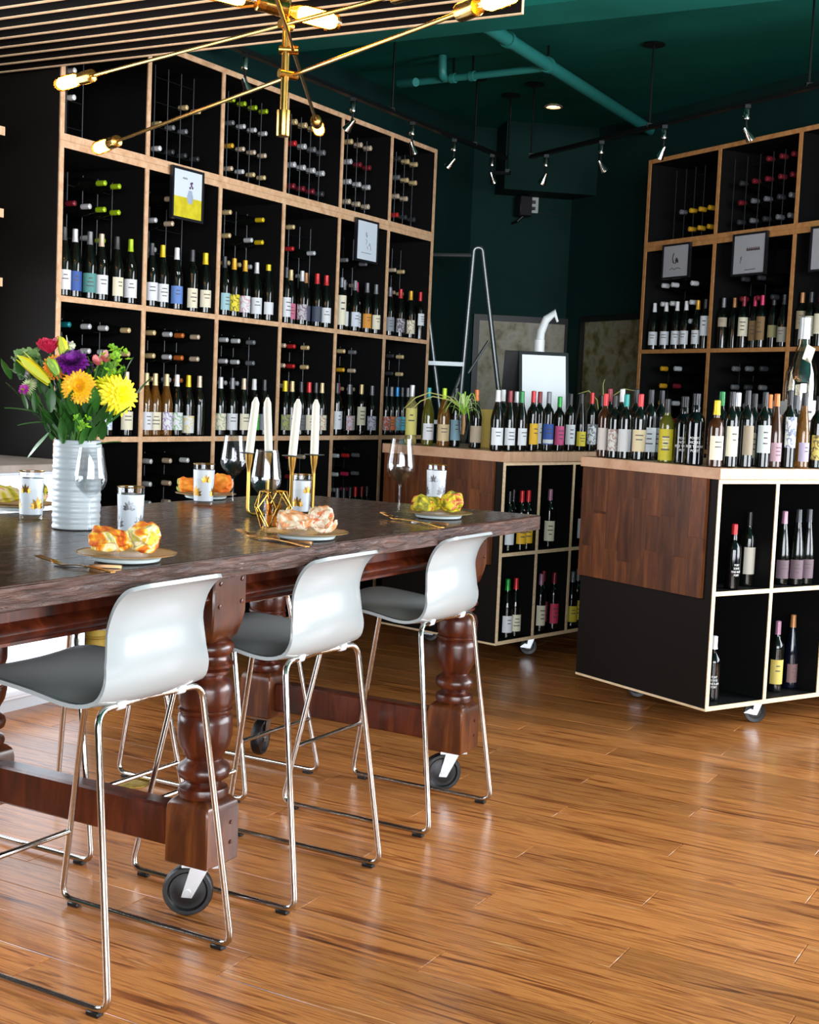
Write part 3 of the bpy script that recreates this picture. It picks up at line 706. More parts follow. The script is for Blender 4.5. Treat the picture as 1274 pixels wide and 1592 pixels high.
# bottles near the walnut end of the middle cart
d1, n1 = rot2(CTA)
for i, (px, yy, kind, cap, lab, kw) in enumerate([
    (638, .035, 'bordeaux', SI, 'd5cf74', {'glass': 'clear', 'lz': (.05, .185), 'scale': 1.02, 'desc': 'clear white-wine bottle with pale yellow label'}),
    (664, .06, 'burgundy', TE, LW_, {'glass': 'olive', 'desc': 'green-gold bottle with teal cap and white label'}),
    (688, .05, 'burgundy', LI, 'c8b48a', {'glass': 'amber', 'desc': 'amber bottle with lime cap and kraft label'}),
    (706, .12, 'bordeaux', DG, '7fa6b8', {'desc': 'dark bottle with pale blue label'}),
    (738, .13, 'burgundy', OR, 'b8a890', {'desc': 'dark bottle with orange cap and tan label'})]):
    kw = dict(kw); desc = kw.pop('desc')
    p = on_line(px, cart_pt(crt_c, CTA, yy, -.4, 1.062), n1, -1.5, 1.5); p.z = 1.0624
    bottle(kind, p, Vector((.15, -1, 0)).normalized(), cap, lab, label='%s at the walnut end of the middle cart' % desc, group='bottles on the middle cart', **kw)
d2, n2_ = rot2(ISA)
# front row of the right cart
row_on(isl_c, ISA, [
 (1110, .045, 'port', YE, LC_, {'h': 1.0, 'lz': (.03, .125), 'glass': 'brown'}),
 (1133, .05, 'bordeaux', BK, LC_, {'lz': (.045, .165)}), (1157, .05, 'bordeaux', BK, '8a7c66', {'lz': (.05, .165), 'h': 1.03}),
 (1184, .05, 'bordeaux', BK, 'cdd6d6', {'lz': (.06, .17), 'h': 1.02}), (1202, .05, 'flute', OR, 'b08c96', {'glass': 'brown', 'h': .9}),
 (1223, .05, 'bordeaux', BK, 'd9dcd6', {'lz': (.08, .2), 'art': '50608c', 'h': 1.06}), (1245, .05, 'flute', BK, 'a89cb4', {'glass': 'amber', 'h': .93}), (1267, .05, 'bordeaux', BK, 'cbb45a', {'art': '1a1812', 'h': 1.0}),
], 1.08, lambda i: '%s in the front row on the right cart' % ORD[i], 'bottles on the right cart')
row_on(isl_c, ISA, [
 (1117, .16, 'bordeaux', GR, LW_, {}), (1142, .17, 'bordeaux', SI, LW_, {}), (1168, .16, 'bordeaux', BK, LC_, {}), (1191, .18, 'bordeaux', OR, LC_, {}), (1232, .17, 'bordeaux', DG, LW_, {}), (1268, .16, 'bordeaux', RE, LW_, {}),
], 1.08, lambda i: '%s in the second row on the right cart' % ORD[i], 'bottles on the right cart')
# bottles along the walnut end of the right cart
for i, (px, yy, kind, cap, lab, kw) in enumerate([
    (938, .045, 'bordeaux', RE, 'c9c2bc', {'h': .92, 'glass': 'brown', 'desc': 'red-capped bottle with pale label'}),
    (953, .040, 'bordeaux', BK, 'c9c6c2', {'art': '8a6a5a', 'h': .9, 'desc': 'black-capped bottle with leaf label'}),
    (970, .045, 'bordeaux', '12807a', 'c6c8c8', {'h': .92, 'desc': 'teal-capped bottle with grey label'}),
    (992, .050, 'bordeaux', RE, 'd0c09a', {'h': .93, 'lz': (.04, .14), 'desc': 'red-capped bottle with cream label'}),
    (1008, .14, 'bordeaux', BK, LW_, {'desc': 'black-capped bottle with white label'}),
    (1020, .16, 'bordeaux', BK, LW_, {'desc': 'black-capped bottle half behind its neighbour'}),
    (944, .15, 'bordeaux', DR, LW_, {'desc': 'dark-red-capped bottle in the rear'}),
    (963, .17, 'bordeaux', SI, LW_, {'desc': 'silver-capped bottle in the rear'}),
    (985, .15, 'bordeaux', BK, LW_, {'desc': 'black-capped bottle in the rear'}),
    (1034, .05, 'port', BK, 'b9ac1e', {'glass': 'olive', 'lz': (.01, .14), 'extra': port_text(['PORTO', 'HOPKE', 'WHITE', 'PORT'], .011, .1), 'desc': 'yellow-green port bottle with lettering'}),
    (1056, .075, 'port', BK, None, {'glass': 'black', 'extra': port_text(PORTO, .0135, .1), 'clen': .04, 'scale': 1.22, 'h': .86, 'desc': 'black port bottle with white lettering, half hidden'}),
    (1078, .045, 'port', BK, None, {'glass': 'black', 'extra': port_text(PORTO), 'clen': .04, 'jit': .05, 'scale': 1.26, 'h': .87, 'desc': 'black port bottle with white lettering in front'})]):
    kw = dict(kw); desc = kw.pop('desc')
    p = on_line(px, cart_pt(isl_c, ISA, yy-.01, -.4, 1.08), n2_, -1.5, 1.5); p.z = 1.0804
    bottle(kind, p, Vector((-.12, -1, 0)).normalized(), cap, lab, label='%s at the walnut end of the right cart' % desc, group='bottles on the right cart', **kw)
p = on_line(1238, cart_pt(isl_c, ISA, .5, -.36, 1.08), d2, -3, 4); p.z = 1.0804
def magtag(o, rb_): MB().box((0, 0, 0), (.03, .002, .045), Matrix.Translation((.012, -.0285, .292)) @ Matrix.Rotation(.4, 4, 'Y') @ Matrix.Rotation(-.35, 4, 'X')).build('neck_tag', M('e8dcc0', .7), o)
bottle('magnum', p, Vector((-.2, -1, 0)).normalized(), SI, 'c8c4c4', glass='thin', lz=(.05, .17), wrap=2.6, extra=magtag, label='large clear bottle with neck tag towering over the right cart', group='bottles on the right cart', scale=1.7)
p = on_line(1209, cart_pt(isl_c, ISA, .5, -.30, 1.08), d2, -3, 4)
o = thing('price_card', 'small grey price card on a stick behind the right cart bottles', 'card', Vector((p.x, p.y, 1.0803)), R(-20))
MB().box((0, 0, .25), (.07, .003, .06)).build('card', M('8c8c8a', .6), o); MB().tube([(0, 0, .0), (0, 0, .225)], .003, 6).build('stick', m_steel, o)
# bottles inside the carts
def in_cart(c, ang, pitch, col, items, z, name, where):
    d, n = rot2(ang)
    for i, (px, back, kind, cap, lab, kw) in enumerate(items):
        kw = dict(kw); desc = kw.pop('desc', '%s-capped bottle' % cname(cap).replace(' ', '-'))
        p = on_line(px, cart_pt(c, ang, (col+.5)*pitch, -back, z), d, -1, 1.5)
        yl = (p-Vector((c.x, c.y, z))).dot(d); yl = min(max(yl, col*pitch+.052), (col+1)*pitch-.036)
        p = cart_pt(c, ang, yl, -back, z+.0004)
        bottle(kind, p, (n+Vector((-.2, -.8, 0))).normalized(), cap, lab, label='%s, %s from left, %s' % (desc, ORD[i], where), group='bottles inside the carts', free=False, axis=d, **kw)
in_cart(crt_c, CTA, .298, 0, [(789, .05, 'bordeaux', BK, LW_, {}), (802, .13, 'bordeaux', BK, LD_, {}), (808, .045, 'bordeaux', RE, 'e6b422', {}), (825, .05, 'bordeaux', RE, 'e6b422', {})], .559, 'c', 'in first upper cell of the middle cart')
in_cart(crt_c, CTA, .298, 1, [(852, .06, 'bordeaux', MA, LC_, {})], .559, 'c', 'in second upper cell of the middle cart')
in_cart(crt_c, CTA, .298, 2, [(902, .06, 'bordeaux', DR, LW_, {})], .559, 'c', 'in third upper cell of the middle cart')
in_cart(crt_c, CTA, .298, 0, [(786, .05, 'burgundy', '1f9a3a', LW_, {'desc': 'green-capped bottle'}), (799, .05, 'burgundy', RE, LC_, {'art': None})], .118, 'c', 'in first lower cell of the middle cart')
in_cart(crt_c, CTA, .298, 1, [(838, .06, 'bordeaux', MA, LC_, {}), (848, .13, 'bordeaux', DR, 'c83c6c', {}), (862, .06, 'bordeaux', DR, 'd03a5e', {})], .118, 'c', 'in second lower cell of the middle cart')
in_cart(crt_c, CTA, .298, 2, [(887, .05, 'burgundy', GY, 'e3cf3a', {}), (894, .06, 'bordeaux', GY, 'e3cf3a', {})], .118, 'c', 'in third lower cell of the middle cart')
in_cart(isl_c, ISA, .338, 0, [(1137, .05, 'port', RE, None, {'glass': 'black', 'clen': .04, 'extra': port_text(['PORT', 'SORTE', 'FINE RUBY', 'PORT'], .012), 'h': 1.0, 'desc': 'black white-lettered port bottle'}), (1172, .10, 'bordeaux', BK, 'b9b4a8', {'lz': (.05, .16), 'desc': 'tall grey-labelled bottle', 'h': 1.02})], .584, 'c', 'in first upper cell of the right cart')
in_cart(isl_c, ISA, .338, 1, [(1214, .08, 'flute', MA, '6a5660', {'h': .92}), (1228, .05, 'flute', DG, '6a5660', {'h': .95}), (1252, .05, 'flute', DG, '6a5660', {'h': .95})], .584, 'c', 'in second upper cell of the right cart')
in_cart(isl_c, ISA, .338, 0, [(1106, .09, 'port', WH, None, {'glass': 'black', 'clen': .05, 'extra': port_text(['PORT', 'SORTE', 'FINE RUBY', 'PORT'], .012), 'desc': 'half hidden black bottle'})], .118, 'c', 'in first lower cell of the right cart')
in_cart(isl_c, ISA, .338, 1, [(1204, .10, 'bordeaux', MA, 'cbb45a', {'desc': 'dark bottle with gold label'}), (1231, .12, 'flute', CO, '7a5a58', {'h': .95, 'desc': 'slim brown-labelled bottle', 'glass': 'blue'})], .118, 'c', 'in second lower cell of the right cart')
# ---- things among the bottles of the middle cart
def spider_plant(px, cart_corner, ang, yy, label, z, wide, seed, base=None):
    rnd = random.Random(seed); d, n = rot2(ang)
    p = on_line(px, cart_pt(cart_corner, ang, yy, -.4, z), n, -1.5, 1.5) if base is None else base
    o = thing('plant_glass', 'slender footed glass vase holding ' + label, 'vase', Vector((p.x, p.y, z+.0003)))
    MB().lathe([(0, 0), (.033, 0), (.034, .003), (.008, .008), (.006, .018), (.013, .028), (.02, .06), (.028, .12), (.036, .175), (.0345, .175), (.026, .12), (.018, .06), (.010, .034), (0, .032)], 20).build('glass', m_glass, o)
    q = thing('spider_plant', 'small spider plant with arching pale green leaves in ' + label.split(' on ')[0].replace('a spider plant', 'the glass') + ' on ' + label.split(' on ')[1], 'plant', Vector((p.x, p.y, z+.10)))
    MB().tube([(0, 0, -.03), (.003, 0, .02), (0, .002, .07)], [.006, .009, .006], 8).build('root_stem', M('a87a3a', .7), q)
    cols = ['a2d850', 'bce478', 'd8e8a8', '8cc63c']
    for k in range(wide):
        a = rnd.uniform(0, 2*math.pi); ln = rnd.uniform(.06, .15); lift = rnd.uniform(.03, .15)
        pts = []; w = rnd.uniform(.003, .0062)
        for i in range(8):
            s = i/7; r_ = ln*s*(1-.1*s); zz = .07+lift*math.sin(s*2.2)*1.05 - .07*s*s
            pts.append(Vector((math.cos(a)*r_, math.sin(a)*r_, zz)))
        side = Vector((-math.sin(a), math.cos(a), 0)); mb = MB(); vs = []
        for i, c in enumerate(pts):
            ww = w*(1-.85*(i/7)**2); vs += [c+side*ww, c+Vector((0, 0, -ww*.5)), c-side*ww]
        mb.add(vs, [f for i in range(7) for f in ((i*3, i*3+1, i*3+4, i*3+3), (i*3+1, i*3+2, i*3+5, i*3+4))])
        mb.build('leaf', M(rnd.choice(cols), .5), q)
    return o, q
def runner(q, pts, name='runner'): MB().tube(pts, [.0028]*(len(pts)-1)+[.0012], 6).build(name, M('b9bc6a', .5), q)
o1, q1 = spider_plant(719, crt_c, CTA, .045, 'a spider plant on the middle cart', 1.062, 30, 3)
for s in (1, 1.12):
    runner(q1, [(0, 0, .09), (-.07*s, 0, .14*s), (-.16*s, .0, .155*s), (-.22*s, 0, .13*s), (-.27*s, 0, .08*s)])
pb = on_line(930, cart_pt(crt_c, CTA, .5, -.30, 1.062), d1, -3, 4)
o2 = thing('plant_glass', 'slender glass vase half hidden behind bottles at the right of the middle cart', 'vase', Vector((pb.x, pb.y, 1.0623)))
MB().lathe([(0, 0), (.033, 0), (.034, .003), (.008, .008), (.006, .018), (.013, .028), (.02, .06), (.028, .12), (.036, .175), (.0345, .175), (.026, .12), (.018, .06), (.010, .034), (0, .032)], 20).build('glass', m_glass, o2)
q2 = thing('spider_plant', 'yellow-green spider plant runners arching above the right end of the middle cart', 'plant', Vector((pb.x, pb.y, 1.2)))
MB().tube([(0, 0, -.06), (.003, 0, .02), (0, .002, .06)], [.006, .009, .006], 8).build('root_stem', M('a87a3a', .7), q2)
for pts in ([(0, 0, .03), (-.02, 0, .14), (-.07, 0, .19), (-.13, 0, .17)], [(0, 0, .05), (.015, 0, .15), (.01, 0, .23), (.02, .01, .26)], [(0, 0, .05), (.06, 0, .16), (.13, 0, .21), (.2, 0, .2)], [(0, 0, .04), (.03, 0, .1), (.05, 0, .05)]): runner(q2, pts, 'leaf')
# tent sign with a white sheet
sp = on_line(838, cart_pt(crt_c, CTA, .4, -.36, 1.062), d1, -3, 4); sp.z = 1.0625
o = thing('tabletop_sign', 'black tent-shaped sign with a blank white sheet on the middle cart', 'sign', sp, R(8))
for s, nm in ((1, 'front_board'), (-1, 'rear_board')):
    mt = Matrix.Translation((0 if s > 0 else -.075, -s*.115, 0)) @ Matrix.Rotation(R(-s*12), 4, 'X')
    b = MB().box((0, 0, .27), (.275, .008, .53), mt).build(nm, M('17181a', .35), o)
    if s > 0: MB().box((0, -.0052, .28), (.243, .002, .47), mt).build('sheet', M('e9eef2', .5), b)
# champagne bottle with white foil and a curled ribbon behind the sign
p = on_line(831, cart_pt(crt_c, CTA, .5, -.50, 1.062), d1, -3, 4); p.z = 1.0625
def horn(o, rb_):
    MB().tube([(0, 0, .29), (.004, 0, .33), (.02, 0, .365), (.05, 0, .385), (.062, 0, .36)], [.016, .015, .014, .012, .004], 10).build('foil_wrap', M('dfe6e6', .5), o)
bottle('champagne', p, Vector((0, -1, 0)), WH, LW_, glass='green', clen=.11, wax=True, scale=1.95, extra=horn, jit=0, label='tall sparkling bottle with curled white foil top behind the tent sign', group='bottles on the middle cart')
p = on_line(756, cart_pt(crt_c, CTA, .32, -.3, 1.062), n1, -1.5, 1.5)
MBx = MB().box((0, 0, .1), (.07, .09, .2)); bx = MBx.build('cardboard_box', M('b79a44', .65), bevel=.002); bx.location = (p.x, p.y, 1.0625); bx.rotation_euler = (0, 0, R(-20))
tag(bx, 'mustard yellow cardboard box behind the bottles on the middle cart', 'box')
# ================================================================== TABLE
TO = ut(2.6, 2.395)
TZ = .92
tab = thing('dining_table', 'long worn dark wooden table with turned legs on casters', 'table', TO, R(-29.3))
def tw(x, y, z=0): return TO - T*x + U*y + Vector((0, 0, z))
HX, HY = .525, 1.65
# five boards of the top
nb = 5; bw = 2*HX/nb
for i in range(nb):
    x0 = -HX+i*bw
    MB().span(x0+.0001, x0+bw-.0001, -HY, HY, TZ-.05, TZ).build('top_board', m_edge if False else m_table, tab, bevel=.0012)
# worn edge mouldings around the boards
for (x0, x1, y0, y1) in ((HX, HX+.004, -HY, HY), (-HX-.004, -HX, -HY, HY), (-HX, HX, HY, HY+.004), (-HX, HX, -HY-.004, -HY)):
    MB().span(x0, x1, y0, y1, TZ-.05, TZ-.003).build('edge_strip', m_edge, tab, bevel=.0018)
LX, LYs = .385, (-1.34, 0, 1.34)
# aprons with mouldings (between the legs)
def apron(x, y0, y1, out):
    a = MB().span(x-.012, x+.012, y0, y1, .775, TZ-.05).build('apron', m_leg, tab)
    xo = x+out*.012
    MB().prism([(xo, .86), (xo+out*.006, .862), (xo+out*.006, .87), (xo, .87)], y0, y1).build('moulding', m_leg, a)
    n = 6; poly = [(xo, .782)]+[(xo+out*.024*math.sin(math.pi*k/n), .782+.042*(k/n)) for k in range(1, n)]+[(xo, .824)]
    MB().prism(poly, y0, y1).build('moulding', m_leg, a)
for s in (-1, 1):
    for (y0, y1) in ((-1.275, -.066), (.066, 1.275)): apron(s*.405, y0, y1, s)
for y in (-1.36, 1.36): MB().span(-.32, .32, y-.012, y+.012, .775, TZ-.05).build('apron', m_leg, tab)
prof = [(.030, .300), (.060, .305), (.064, .316), (.060, .328), (.046, .333), (.042, .339), (.048, .346), (.062, .354), (.066, .368), (.062, .382), (.048, .392), (.044, .399), (.050, .410), (.062, .432), (.068, .459), (.0675, .49), (.066, .508),
        (.061, .512), (.0665, .517), (.0665, .524), (.061, .528), (.064, .534), (.067, .545), (.067, .575), (.062, .593), (.050, .600), (.046, .607), (.056, .613), (.056, .620), (.050, .624), (.064, .630), (.066, .638), (.058, .645), (.054, .652), (.054, .658), (.062, .664), (.066, .676), (.062, .688), (.052, .694), (.03, .700)]
me_turn = MB().lathe([(r_*1.0, z_) for r_, z_ in prof], 28).mesh('turning', ang=50)
hb = .065
def block(z0, z1, top=True):
    mb = MB()
    if top:   # lower block with rounded shoulders under the turning
        vs = []; rings = [(hb, z0), (hb, z1-.035), (hb*.95, z1-.015), (hb*.72, z1)]
    else:     # upper block tapering into the leg
        rings = [(hb*.62, z0), (hb*.8, z0+.018), (hb*.93, z0+.05), (hb, z0+.075), (hb, z1)]
    vs = []; fs = []
    for (h, z) in rings: vs += [(-h, -h, z), (h, -h, z), (h, h, z), (-h, h, z)]
    for i in range(len(rings)-1):
        for k in range(4): fs.append((i*4+k, i*4+(k+1) % 4, i*4+4+(k+1) % 4, i*4+4+k))
    fs += [(3, 2, 1, 0), tuple(len(vs)-4+k for k in range(4))]
    return mb.add(vs, fs)
me_bl = block(.140, .305).mesh('foot_block', bevel=.004); me_bu = block(.690, TZ-.05, False).mesh('head_block', bevel=.004)
me_peg = MB().lathe([(.0055, 0), (.005, .003), (0, .004)], 8).mesh('peg')
def table_caster(parent, rz):
    wr = .0625; c = thing('caster', None, None, (0, 0, 0), rz); c.parent = parent
    # sub-level: every piece hangs on the leg's caster
    y = Matrix.Rotation(R(90), 4, 'X'); off = -.030
    w = MB().lathe([(0, -.012), (.016, -.016), (.03, -.010), (.045, -.010), (.05, -.016), (.059, -.016), (wr, -.010), (wr, .010), (.059, .016), (.05, .016), (.045, .010), (.03, .010), (.016, .016), (0, .012)], 32, m=Matrix.Translation((off, 0, wr)) @ y)
    f = MB()
    for s in (-1, 1): f.prism([(off-.015, wr-.012), (off+.011, wr-.014), (.022, .126), (-.024, .126)], s*.021-.0015, s*.021+.0015)
    f.box((0, 0, .1275), (.075, .046, .003)); f.lathe([(0, -.026), (.009, -.026), (.009, .026), (0, .026)], 10, m=Matrix.Translation((off, 0, wr)) @ y)
    f.box((0, 0, .1345), (.09, .07, .0095))
    return c, w, f
for ly in LYs:
    for lx in (-LX, LX):
        leg = thing('leg', None, None, (lx, ly, 0)); leg.parent = tab
        inst('foot_block', me_bl, m_legblock, leg); inst('turning', me_turn, m_leg, leg); inst('head_block', me_bu, m_legblock if lx > 0 else m_leg, leg)
        for (px_, pz) in ((-.04, .84), (.045, .845), (-.042, .785), (.045, .79)):
            inst('peg', me_peg, m_leg, leg, (hb, px_, pz), (0, R(90), 0))
        for (px_, pz) in ((.03, .24), (.03, .19)): inst('peg', me_peg, m_leg, leg, (hb, px_, pz), (0, R(90), 0))
        rzc = {(LX, 0): R(34), (LX, 1.34): R(40), (-LX, 1.34): R(105)}.get((lx, ly), R(30))
        c, w, f = table_caster(tab, rzc); c.location = (lx, ly, 0)
        w.build('wheel', m_rubber, c); f.build('fork', m_steel, c)
    MB().prism([(-LX+hb-.004, .165), (LX-hb+.004, .165), (LX-hb+.004, .262), (LX-hb-.01, .268), (-LX+hb+.01, .268), (-LX+hb-.004, .262)], ly-.03, ly+.03).build('stretcher', m_leg, tab, bevel=.006)
# ================================================================== STOOLS
def shell_fn(off):
    # profile: x forward negative ... back at +x ; origin = centre of the footprint
    P = [(-.235, .640, .175), (-.222, .652, .190), (-.17, .660, .200), (-.08, .655, .203), (.02, .645, .202), (.10, .630, .194), (.150, .629, .184), (.190, .646, .176), (.212, .680, .169), (.218, .720, .163), (.215, .760, .158), (.212, .800, .154), (.216, .838, .152), (.228, .868, .151), (.244, .888, .149), (.262, .897, .144)]
    n = len(P)
    def at(s):
        f = s*(n-1); i = min(int(f), n-2); k = f-i
        a, b, c, d = P[max(i-1, 0)], P[i], P[i+1], P[min(i+2, n-1)]
        return [.5*((2*b[j])+(-a[j]+c[j])*k+(2*a[j]-5*b[j]+4*c[j]-d[j])*k*k+(-a[j]+3*b[j]-3*c[j]+d[j])*k**3) for j in range(3)]
    def fn(s, v):
        x, z, w = at(s); x2, z2, _ = at(min(s+.01, 1)); x1, z1, _ = at(max(s-.01, 0))
        tx, tz = x2-x1, z2-z1; l = math.hypot(tx, tz); nx, nz = -tz/l, tx/l      # normal towards the sitter
        q = 2*v-1; y = q*w
        # rounded outline at both ends
        e = min(s, 1-s); 
        if e < .07: y *= 1-.20*(1-e/.07)**2*abs(q)**2.5
        back = max(0, min(1, (s-.45)/.15))
        cup = (.010*(1-back)+.030*back*max(0, 1-1.05*max(0, (s-.72)/.24)))*abs(q)**2.2
        x += nx*cup; z += nz*cup
        return (x-nx*off, y, z-nz*off)
    return fn
me_shell = MB().grid(46, 15, shell_fn(0)).mesh('seat_shell', thick=.009, ang=60)
# the inner face lining
me_lin = MB().grid(44, 13, lambda s, v: shell_fn(-.0016)(.012+s*.955, .03+.94*v)).mesh('seat_lining', ang=60)
def bez(pts, r=.03, n=5):
    pts = [Vector(p) for p in pts]; out = [pts[0]]
    for a, b, c in zip(pts, pts[1:], pts[2:]):
        d0 = (a-b); d1 = (c-b); k = min(r, d0.length*.48, d1.length*.48); p0 = b+d0.normalized()*k; p1 = b+d1.normalized()*k
        for i in range(n+1):
            t_ = i/n; out.append(p0*(1-t_)**2+b*2*t_*(1-t_)+p1*t_*t_)
    out.append(pts[-1]); return out
tr = .0078
def side_path(s):
    return bez([(.170, 0, .629), (.182, s*.172, .627), (.262, s*.208, .014), (-.268, s*.208, .014), (-.145, s*.158, .634), (-.145, 0, .634)], .036)
me_side = {s: MB().tube(side_path(s), tr, 10).mesh('frame_loop') for s in (-1, 1)}
zf = .195; kx = -.268+(zf-.014)/(.618)*(.123); ky = .208-(zf-.014)/.618*.053
me_rest = MB().tube([(kx, -ky, zf), (kx, ky, zf)], tr*.95, 10).mesh('footrest')
me_foot = MB().box((0, 0, .0055), (.034, .020, .011)).mesh('rubber_foot', bevel=.002)
me_brk = MB().prism([(-.016, .622), (.018, .622), (.024, .641), (-.024, .641)], -.014, .014).mesh('seat_bracket', bevel=.003)
m_brk = M('cfd2d4', .4)
def stool(x, y, flip, label, group):
    p = tw(x, y)
    o = thing('bar_stool', label, 'stool', p, R(-29.3)+(math.pi if flip else 0), group)
    inst('seat_shell', me_shell, m_white, o); inst('seat_lining', me_lin, m_lining, o)
    for s in (-1, 1):
        inst('frame_loop', me_side[s], m_chrome, o)
        for fx in (.225, -.225): inst('rubber_foot', me_foot, m_rubber, o, (fx, s*.208, 0))
        inst('seat_bracket', me_brk, m_brk, o, (.166, s*.10, -.004)); inst('seat_bracket', me_brk, m_brk, o, (-.145, s*.10, .010))
    inst('footrest', me_rest, m_chrome, o)
    return o
stool(.325, -.347, False, 'white shell bar stool nearest the camera, at the lower left of the table', 'white stools on the near side of the table')
stool(.325, .332, False, 'white shell bar stool in the middle of the near side of the table', 'white stools on the near side of the table')
stool(.310, 1.06, False, 'white shell bar stool at the right end of the table near side', 'white stools on the near side of the table')
stool(-.325, .30, True, 'white stool on the far side of the table, left one, mostly hidden by the apron', 'white stools on the far side of the table')
stool(-.325, 1.0, True, 'white stool on the far side of the table behind the near middle stool', 'white stools on the far side of the table')
# ================================================================== TABLE SETTINGS
CT = TZ+.0006
m_frost = M('dfe4ea', .45, trans=.25)
m_gleaf = M('b98a3a', .3, .9)
me_tum_g = MB().lathe([(0, .0), (.030, 0), (.0315, .003), (.034, .115), (.0345, .135), (.0325, .135), (.032, .115), (.0295, .016), (0, .014)], 28).mesh('glass')
me_tum_f = MB().lathe([(.0311, .016), (.0343, .116)], 28).mesh('frosting')
me_tum_r = MB().lathe([(.0345, .1335), (.0352, .1355), (.0335, .1362), (.0323, .1345)], 28).mesh('gold_rim')
def leaf_motif(zc, sc):
    mb = MB(); vs = []; fs = []
    def put(x, z):
        z_ = zc+z-.010*sc; r_ = .0311+(z_-.016)*.032+.0007; th = x/r_; vs.append((r_*math.cos(th), r_*math.sin(th), z_)); return len(vs)-1
    n0 = put(0, 0)
    for j in range(-3, 4):
        ang = j*.5; L_ = .021*sc*(1-.10*abs(j)); ids = [n0]
        for (x, z) in ((-.0030*sc, L_*.45), (-.0022*sc, L_*.75), (0, L_), (.0022*sc, L_*.75), (.0030*sc, L_*.45)):
            ids.append(put(x*math.cos(ang)+z*math.sin(ang), -x*math.sin(ang)+z*math.cos(ang)))
        fs.append(tuple(ids))
    return mb.add(vs, fs)
me_tum_l = [leaf_motif(.090, 1.15).mesh('leaf_print', smooth=False), leaf_motif(.050, 1.5).mesh('leaf_print', smooth=False)]
def tumbler(px, py, label, gold=True, rz=0, s=1.0):
    p = atz(px, py, TZ); o = thing('tumbler', label, 'glass', Vector((p.x, p.y, CT)), rz, 'frosted tumblers on the table'); o.scale = (s, s, s)
    inst('glass', me_tum_g, m_glass, o); inst('frosting', me_tum_f, m_frost, o); inst('gold_rim', me_tum_r, m_gleaf, o)
    for k in range(6): inst('leaf_print', me_tum_l[k % 2], m_gleaf if gold else M('7a7c80', .35, .7), o, None, (0, 0, k*math.pi/3))
    return o
me_wg = MB().lathe([(0, .002), (.034, .0), (.0355, .0015), (.02, .004), (.006, .009), (.0036, .02), (.0034, .085), (.005, .093), (.018, .103), (.036, .122), (.041, .138), (.0405, .152), (.030, .222), (.0295, .222), (.0395, .152), (.0400, .138), (.035, .1235), (.017, .105), (0, .099)], 32).mesh('wine_glass', ang=70)
def wineglass(px, py, label, s=1.0):
    p = atz(px, py, TZ); o = inst('wine_glass', me_wg, m_glass, None, Vector((p.x, p.y, CT))); o.scale = (s, s, s)
    return tag(o, label, 'wine glass', 'wine glasses on the table')
me_pl_r = MB().lathe([(0, .013), (.075, .013), (.085, .015), (.118, .021), (.1185, .0225), (.085, .017), (.075, .015), (0, .0148)], 40).mesh('rim_plate')
me_pl_f = MB().lathe([(0, 0), (.062, 0), (.078, .004), (.082, .011), (.079, .0125), (0, .0125)], 36).mesh('foot_plate')
me_pl_g = MB().lathe([(.1165, .0212), (.119, .0222), (.1165, .0232), (.1145, .0222), (.1165, .0212)], 40).mesh('gold_rim')
m_plate = M('c8a878', .25, .3); m_foot = M('c9d6d6', .3)
def plate(px, py, label, s=1.0):
    p = atz(px, py, TZ+.01); o = thing('dinner_plate', label, 'plate', Vector((p.x, p.y, CT)), 0, 'plates on the table'); o.scale = (s, s, s)
    inst('rim_plate', me_pl_r, m_plate, o); inst('foot_plate', me_pl_f, m_foot, o); inst('gold_rim', me_pl_g, m_gleaf, o); return o
def napkin(pl, stops, label, rz, seed, sx=.09, ns=9):
    rnd = random.Random(seed); ph = [rnd.uniform(0, 6.28) for _ in range(8)]
    o = thing('napkin', label, 'napkin', pl.location + Vector((0, 0, .0225)), rz, 'napkins on the plates')
    m = cloudy('napkin_print', stops, ns, .8, 3, dist=1.2)
    so = Vector((seed*7.3, seed*3.1, 0))
    def lobe(x0, x1, r0, r1, r2, folds, amp):
        def fn(s, v):
            r_ = (r0*(1-s)**2+2*r1*s*(1-s)+r2*s*s)*math.sqrt(max(.02, min(1, min(s, 1-s)*12+.05)))
            a = v*2*math.pi; tw_ = a+1.3*s
            q = Vector((s*1.5, math.cos(a)*.75, math.sin(a)*.75))+so
            ridge = 1-abs(2*noise.noise(q*1.6))
            r_ *= .88+amp*math.sin(folds*tw_+ph[0])+.26*(ridge-.6)+.05*noise.noise(q*4.5)
            z = math.sin(a)*r_*.95; y = math.cos(a)*r_*1.12
            return (x0+(x1-x0)*s+.008*noise.noise(q*2+Vector((5, 0, 0))), y+.010*math.sin(s*5+ph[3]), max(0, z+r1*.62))
        return fn
    MB().grid(30, 64, lobe(-sx, .012, .030, .037, .017, 7, .09), True).build('napkin_tail', m, o, ang=180)
    MB().grid(30, 64, lobe(.004, sx*.85, .022, .050, .030, 6, .10), True).build('napkin_knot', m, o, ang=180)
    # swirled petals of cloth around the knot
    for k in range(5):
        a0 = ph[4]+k*1.25; rr_ = .018+.004*k
        pts = [Vector((sx*.48+rr_*math.cos(a0+t_*2.4)*1.05, -.018+rr_*.35*math.sin(a0), .030+rr_*math.sin(a0+t_*2.4)*.8)) for t_ in [i/7 for i in range(8)]]
        MB().tube(pts, [.003, .006, .008, .009, .009, .008, .006, .003], 7).build('napkin_fold', m, o, ang=180)
    return o
